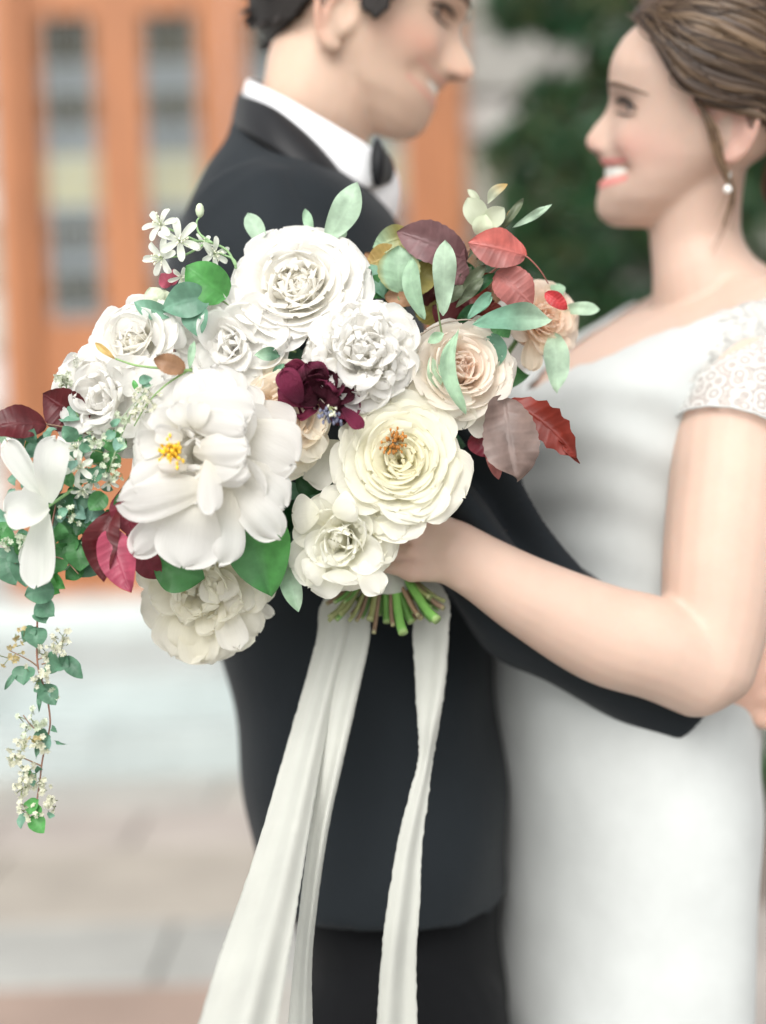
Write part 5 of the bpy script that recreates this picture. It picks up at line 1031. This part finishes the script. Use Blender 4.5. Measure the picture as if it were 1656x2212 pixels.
bud = sprig('pink_bud_sprig', 'small pink bud and white bud above the white rose at the upper left', 'flower', [(400, 640, 1.10), (375, 622, 1.10)], [((368, 618, 1.10), (348, 590, 1.095), 34, 'pink', dict(a=.4, b=2.4, bend=.2)), ((374, 616, 1.10), (376, 580, 1.10), 24, 'pink', dict(a=.4)), ((345, 665, 1.10), (325, 620, 1.10), 46, 'pale', dict(a=.4, b=3)), ((355, 665, 1.10), (352, 625, 1.10), 40, 'pale', dict(a=.4, b=3))], r0=2.0)
# big white clematis at the far left
cl = thing('large_clematis', P(100, 1100, 1.05), 'white four-petalled flower seen from the side, at the far left edge', 'flower', GRP)
single_petals(cl, None, [(95, 1075, 1.05, 12, 950, 1.04, 30, 14), (105, 1085, 1.045, 122, 945, 1.035, 42, 12), (104, 1092, 1.04, 5, 1108, 1.02, 46, 34), (96, 1105, 1.045, 80, 1268, 1.035, 42, 6), (104, 1110, 1.05, 62, 1230, 1.055, 30, 10), (85, 1080, 1.06, 55, 1050, 1.06, 26, 10)], np.array([.86, .87, .80]), np.array([.90, .90, .86]), M_PETAL)
twig(cl, [(215, 1010, 1.07), (160, 1055, 1.06), (104, 1095, 1.05)], 5, np.array([.24, .45, .18]))
# ---- vine with small round leaves, hanging at the left
vine = thing('trailing_vine', P(205, 975, 1.08), 'trailing vine of small round green leaves and tiny blossoms hanging down at the left', 'vine', GRP)
twig(vine, [(230, 960, 1.08), (170, 985, 1.075), (130, 1060, 1.07), (108, 1160, 1.065), (100, 1240, 1.06), (84, 1300, 1.06), (80, 1370, 1.06), (82, 1440, 1.06), (100, 1500, 1.06), (108, 1550, 1.06), (106, 1580, 1.06), (92, 1640, 1.06), (86, 1690, 1.06), (80, 1730, 1.06), (78, 1770, 1.06)], 2.6, np.array([.26, .13, .09]), r1=1.6)
VL = [(80, 1300, 118, 1330, 48, 'deep'), (84, 1318, 100, 1346, 40, 'deep'), (82, 1355, 78, 1400, 52, 'deep'), (70, 1352, 52, 1388, 30, 'deep'), (104, 1420, 136, 1440, 52, 'deep'), (124, 1432, 150, 1440, 44, 'deep'), (142, 1420, 180, 1466, 34, 'deep'), (62, 1440, 50, 1480, 54, 'deep'), (44, 1445, 10, 1490, 14, 'deep'), (92, 1480, 120, 1524, 44, 'deep'), (80, 1470, 100, 1490, 34, 'deep'),
      (82, 1494, 84, 1540, 10, 'deep'), (106, 1480, 104, 1520, 12, 'blue'), (100, 1578, 72, 1590, 18, 'deep'), (104, 1585, 88, 1602, 22, 'deep'), (92, 1590, 102, 1625, 34, 'blue'), (112, 1570, 124, 1582, 12, 'deep'), (118, 1600, 146, 1608, 6, 'deep'), (92, 1600, 78, 1640, 12, 'deep'), (66, 1660, 60, 1690, 16, 'green'), (86, 1665, 80, 1655, 18, 'deep'), (74, 1670, 72, 1700, 20, 'teal'),
      (78, 1725, 64, 1760, 34, 'bright'), (70, 1760, 96, 1800, 38, 'bright'), (60, 1758, 44, 1790, 28, 'teal'), (76, 1740, 92, 1762, 24, 'bright'), (104, 1755, 118, 1764, 16, 'teal')]
for (a, b, c, e, w_, ck) in VL: leaf(vine, ((a, b, 1.06), (c, e, 1.052), w_, ck, dict(a=.42, b=2.6, bend=.12, twist=RNG.standard_normal() * .3)))
rv = np.random.default_rng(55)
upper = [(60, 1230, 78, 'deep'), (25, 1230, 72, 'deep'), (85, 1280, 66, 'deep'), (120, 1215, 66, 'green'), (150, 1180, 52, 'green'), (110, 1260, 58, 'bright'), (130, 1250, 48, 'bright'), (45, 1190, 62, 'bright'), (165, 1110, 72, 'deep'), (200, 1120, 60, 'deep'), (150, 1150, 56, 'green'), (180, 1070, 60, 'deep'), (140, 1040, 46, 'teal'), (190, 1215, 78, 'deep'), (175, 1200, 70, 'green'), (160, 1240, 44, 'green'), (215, 960, 52, 'teal'),
         (185, 945, 56, 'blue'), (245, 955, 58, 'green'), (150, 935, 42, 'deep'), (150, 900, 40, 'teal'), (110, 960, 36, 'blue'), (75, 968, 34, 'teal'), (210, 1030, 50, 'deep'), (165, 985, 42, 'deep'), (55, 1010, 40, 'teal'), (30, 1075, 34, 'teal'), (20, 1160, 46, 'green'), (210, 1085, 50, 'green'), (240, 1000, 46, 'green'), (125, 1120, 50, 'deep'), (60, 1090, 44, 'blue'), (225, 1180, 44, 'deep'), (95, 1175, 50, 'deep'), (260, 1090, 40, 'green'), (95, 1000, 44, 'teal'), (200, 1170, 50, 'dark'), (180, 1140, 50, 'dark'), (145, 1090, 50, 'dark'), (5, 1215, 60, 'deep'), (10, 1120, 40, 'teal')]
for i in range(90):
    upper.append((70 + 190 * rv.random() - 40 * (i % 3), 935 + 290 * rv.random(), 18 + 20 * rv.random(), ['deep', 'teal', 'green', 'blue', 'sage2'][rv.integers(5)]))
for (u, v, w_, ck) in upper:
    a = rv.random() * 6.28 if v < 1000 else 1.57 + .9 * rv.standard_normal(); w_ = w_ * (.86 if w_ > 40 else 1); l = w_ * 1.15; d = 1.075 + .012 * rv.standard_normal()
    leaf(vine, ((u - .5 * l * math.cos(a), v - .5 * l * math.sin(a), d), (u + .5 * l * math.cos(a), v + .5 * l * math.sin(a), d - .008), w_, ck, dict(a=.40, b=2.6, bend=.10, twist=.4 * rv.standard_normal(), serr=.03)))
for s in ([(110, 1170, 1.065), (60, 1190, 1.06), (30, 1220, 1.06)], [(120, 1110, 1.07), (170, 1130, 1.07), (195, 1190, 1.07)], [(105, 1200, 1.06), (140, 1210, 1.06), (170, 1240, 1.06)], [(130, 1060, 1.07), (70, 1050, 1.07), (20, 1080, 1.07)], [(82, 1440, 1.06), (60, 1425, 1.055), (20, 1405, 1.05)], [(82, 1425, 1.06), (115, 1410, 1.06), (135, 1385, 1.06)], [(100, 1590, 1.06), (70, 1570, 1.055), (50, 1545, 1.055)], [(90, 1655, 1.06), (55, 1640, 1.055), (25, 1630, 1.05)], [(90, 1435, 1.06), (140, 1425, 1.058)]): twig(vine, s, 1.8, np.array([.26, .16, .10]), 'tendril')
def blossoms(root, lst, name='blossom'):
    """clusters of tiny florets; rows (u, v, d, spread px, count, colour)"""
    for (u, v, d, sp, n, col) in lst:
        ps, cs, uvs = [], [], []
        for i in range(n):
            c = P(u + sp * rv.standard_normal() * .55, v + sp * rv.standard_normal() * .55, d + .006 * rv.standard_normal()); M = frame((rv.standard_normal() * .7, rv.standard_normal() * .7, 1), rv.random() * 6)
            R = (5.5 + 3 * rv.random()) * d / FPX
            for k in range(5):
                V, f, uv, S, T = petal(R, R * .36, 45, 95, R * .4, seed=i * 5 + k, ns=4, nt=3); ps.append((azim(V, k * 1.2566) @ M + c, f)); cs.append(np.tile(col * (.85 + .25 * rv.random()), (len(V), 1))); uvs.append(uv)
            V, f = tube([c, c - M[2] * .004 + (P(u, v, d + .004) - c) * .5], [.0004, .0003], 4); ps.append((V, f)); cs.append(np.tile(np.array([.30, .36, .16]), (len(V), 1))); uvs.append(np.zeros((len(V), 2)))
        V, f = join(ps); mk(name, V, f, M_THIN, root, np.vstack(cs), np.vstack(uvs), kind='stuff')
CRM, GRN, YLW = np.array([.82, .82, .66]), np.array([.76, .84, .66]), np.array([.60, .50, .26])
blossoms(vine, [(135, 1385, 1.06, 24, 13, CRM), (22, 1420, 1.05, 26, 10, YLW), (86, 1462, 1.05, 26, 16, CRM), (60, 1565, 1.055, 24, 16, GRN), (88, 1608, 1.05, 18, 14, CRM), (34, 1640, 1.05, 24, 16, CRM), (64, 1672, 1.052, 26, 22, CRM), (48, 1705, 1.052, 24, 16, CRM), (112, 1735, 1.055, 16, 16, CRM), (62, 1750, 1.05, 24, 18, CRM), (72, 1600, 1.05, 12, 6, YLW)])
ws = thing('white_floret_sprig', P(235, 1000, 1.07), 'white star florets and tiny blossoms among the round leaves at the left', 'flower', GRP)
for a in ((172, 1010, 1.055, 40, (-.2, .1, 1), .4), (200, 1035, 1.06, 26, (.3, -.4, 1), .2), (178, 1058, 1.055, 26, (.2, -.8, .8), .0), (165, 970, 1.06, 30, (-.2, .7, .8), .8), (235, 1040, 1.065, 22, (.3, -.3, 1), .6)): star(ws, *a[:5], spin=a[5], wide=.19)
blossoms(vine, [(95, 1415, 1.055, 16, 9, CRM), (110, 1500, 1.055, 14, 8, GRN), (50, 1600, 1.05, 18, 12, CRM), (95, 1700, 1.052, 18, 12, CRM), (120, 1400, 1.055, 20, 10, CRM), (40, 1380, 1.05, 18, 7, YLW), (90, 1570, 1.052, 14, 8, GRN), (150, 1110, 1.05, 22, 9, GRN), (60, 1160, 1.05, 22, 9, GRN)])
blossoms(ws, [(142, 822, 1.075, 15, 26, np.array([.70, .74, .60])), (232, 1000, 1.05, 24, 18, GRN), (262, 905, 1.045, 22, 12, GRN), (300, 880, 1.04, 26, 14, CRM), (235, 940, 1.05, 20, 12, GRN), (205, 950, 1.055, 16, 8, GRN), (12, 1175, 1.05, 12, 8, GRN), (320, 850, 1.035, 22, 10, CRM), (250, 1030, 1.05, 16, 10, GRN), (170, 780, 1.09, 12, 8, np.array([.75, .76, .68]))], 'tiny_blossom')
twig(ws, [(320, 840, 1.04), (280, 900, 1.045), (255, 960, 1.05), (235, 1020, 1.055)], 2.4, np.array([.30, .40, .24])); twig(ws, [(330, 830, 1.035), (262, 905, 1.04), (246, 950, 1.045)], 1.6, np.array([.34, .42, .30])); twig(ws, [(170, 900, 1.08), (150, 860, 1.078), (142, 830, 1.076)], 2.2, np.array([.2, .34, .16]))
for (a, b, c, e, w_, ck) in ((248, 932, 228, 950, 22, 'teal'), (262, 945, 250, 975, 24, 'blue'), (240, 920, 262, 905, 16, 'teal'), (300, 822, 330, 818, 22, 'teal'), (306, 830, 328, 832, 14, 'deep'), (250, 960, 275, 965, 24, 'sage2')): leaf(ws, ((a, b, 1.045), (c, e, 1.04), w_, ck, dict(b=2.6, a=.45)))

# ---- cut stems below the hand
stems = thing('stem_bundle', P(832, 1300, 1.18), 'bundle of cut green and brown stems sticking out below the hand', 'stems', GRP)
rs2 = np.random.default_rng(12); MORE = [(705 + 260 * rs2.random(), 1290 + 55 * rs2.random(), 4 + 4 * rs2.random(), rs2.integers(3), 1.15 + .03 * rs2.random()) for _ in range(26)]
SG, SB, SY = np.array([.16, .38, .08]), np.array([.20, .13, .08]), np.array([.22, .24, .09])
for (u, v, w_, c, d) in ((872, 1368, 11, SG, 1.145), (945, 1340, 11, SG, 1.135), (808, 1368, 5, SB, 1.15), (712, 1335, 7, SY, 1.16), (800, 1340, 9, SY, 1.16), (838, 1345, 10, SG * .7, 1.165), (890, 1345, 9, SG * .8, 1.16), (904, 1330, 5, SB * 1.3, 1.145), (850, 1352, 5, SB, 1.15), (760, 1330, 6, SB, 1.165), (735, 1315, 6, SY * .8, 1.17), (780, 1335, 7, SG * .5, 1.17), (925, 1320, 7, SY, 1.16), (960, 1315, 6, SB, 1.165), (962, 1300, 5, SY, 1.17), (705, 1305, 5, SB, 1.175), (820, 1330, 6, SG * .5, 1.175), (862, 1330, 6, SB, 1.18), (885, 1315, 8, SY * .7, 1.18), (748, 1300, 7, SG * .6, 1.18)) + tuple((a, b, c_, (SB, SY, SG * .6)[e], f_) for a, b, c_, e, f_ in MORE):
    top = P(832 + (u - 832) * .12, 1130, 1.185); mid_ = P(832 + (u - 832) * .30 + 4 * rs2.standard_normal(), 1215, 1.183)
    p = cr([top, mid_, P(lerp(832, u, .75), lerp(1230, v, .72), lerp(1.183, d, .7)), P(u, v, d)], 14); k = w_ * d / FPX
    V, f = tube(p, np.linspace(k * .8, k, 14), 9); col = np.tile(c * (.9 + .2 * rs2.random()), (len(V), 1)); col[-9:] = col[-9:] * .5 + np.array([.38, .42, .2]) * .5
    mk('stem', V, f, M_STEM, stems, col)
# ---- ribbons
def ribbon(name, label, rows, n, nc, fold, seed, fray):
    r = np.random.default_rng(seed); R = cr(rows, n); V, uv = [], []
    jag = np.cumsum(r.standard_normal((n, 2)), 0) * .0; jag = r.standard_normal((n, 2)) * fray
    for i, (ul, ur, v, d, ph, am) in enumerate(R):
        for j in range(nc):
            t = j / (nc - 1); e = 0
            if j == 0: e = jag[i, 0]
            if j == nc - 1: e = jag[i, 1]
            dd = am * (math.sin(2 * math.pi * (fold * t) + ph) + .35 * math.sin(2 * math.pi * (fold * 2.3 * t) + 2 * ph))
            V.append(P(lerp(ul, ur, t) + e, v, d + dd)); uv.append((i / n, t))
    o = mk(name, V, gridf(n, nc), M_RIBBON, None, None, uv); tag(o, label, 'ribbon', 'ribbons tied round the bouquet stems')
    s = o.modifiers.new('thickness', 'SOLIDIFY'); s.thickness = .0005
    return o
ribbon('ribbon', 'widest off-white silk ribbon, frayed on its outer edge, blown out to the left', [(772, 815, 1205, 1.205, 0, .001), (697, 770, 1300, 1.203, .2, .003), (684, 752, 1380, 1.195, .4, .004), (652, 724, 1500, 1.18, .6, .005), (608, 694, 1650, 1.15, .8, .006), (565, 668, 1800, 1.10, 1.0, .007), (516, 644, 1950, 1.04, 1.2, .008), (470, 622, 2080, .98, 1.4, .010), (425, 596, 2230, .92, 1.6, .012), (395, 580, 2330, .89, 1.7, .012)], 150, 22, .9, 1, .5)
ribbon('ribbon', 'off-white silk strip folded lengthwise, lying against the widest ribbon', [(790, 842, 1205, 1.206, 0, .001), (742, 803, 1300, 1.202, .2, .002), (732, 799, 1380, 1.192, .4, .003), (712, 774, 1500, 1.175, .6, .004), (690, 740, 1650, 1.155, .8, .005), (668, 708, 1800, 1.14, 1.0, .006), (650, 686, 1950, 1.12, 1.2, .006), (636, 674, 2080, 1.10, 1.4, .006), (622, 676, 2230, 1.08, 1.6, .006), (614, 684, 2330, 1.07, 1.7, .006)], 150, 18, .8, 4, .3)
ribbon('ribbon', 'narrow off-white silk ribbon that twists halfway down, right of the wide one', [(850, 905, 1205, 1.207, 0, .001), (893, 968, 1290, 1.203, .5, .002), (892, 970, 1370, 1.195, .8, .004), (898, 962, 1480, 1.18, 1.2, .005), (903, 950, 1560, 1.16, 1.8, .005), (905, 936, 1640, 1.16, 2.4, .004), (884, 926, 1720, 1.155, 2.8, .003), (858, 913, 1830, 1.15, 3.2, .004), (838, 908, 1950, 1.145, 3.5, .005), (824, 900, 2080, 1.14, 3.8, .006), (814, 903, 2230, 1.135, 4.1, .006), (808, 905, 2330, 1.13, 4.2, .006)], 140, 16, .7, 2, .8)
V = []
for i in range(12):
    for j in range(28):
        a = 2 * math.pi * j / 28; V.append(P(838, 1200, 1.186) + CV(.021 * math.cos(a), .030 - .06 * i / 11, .021 * math.sin(a)) + CV(0, .0015 * math.sin(3 * a), 0))
o = mk('ribbon_binding', V, gridf(12, 28, True), M_RIBBON, None); tag(o, 'off-white ribbon wound round the stems inside the bride\'s fist', 'ribbon')
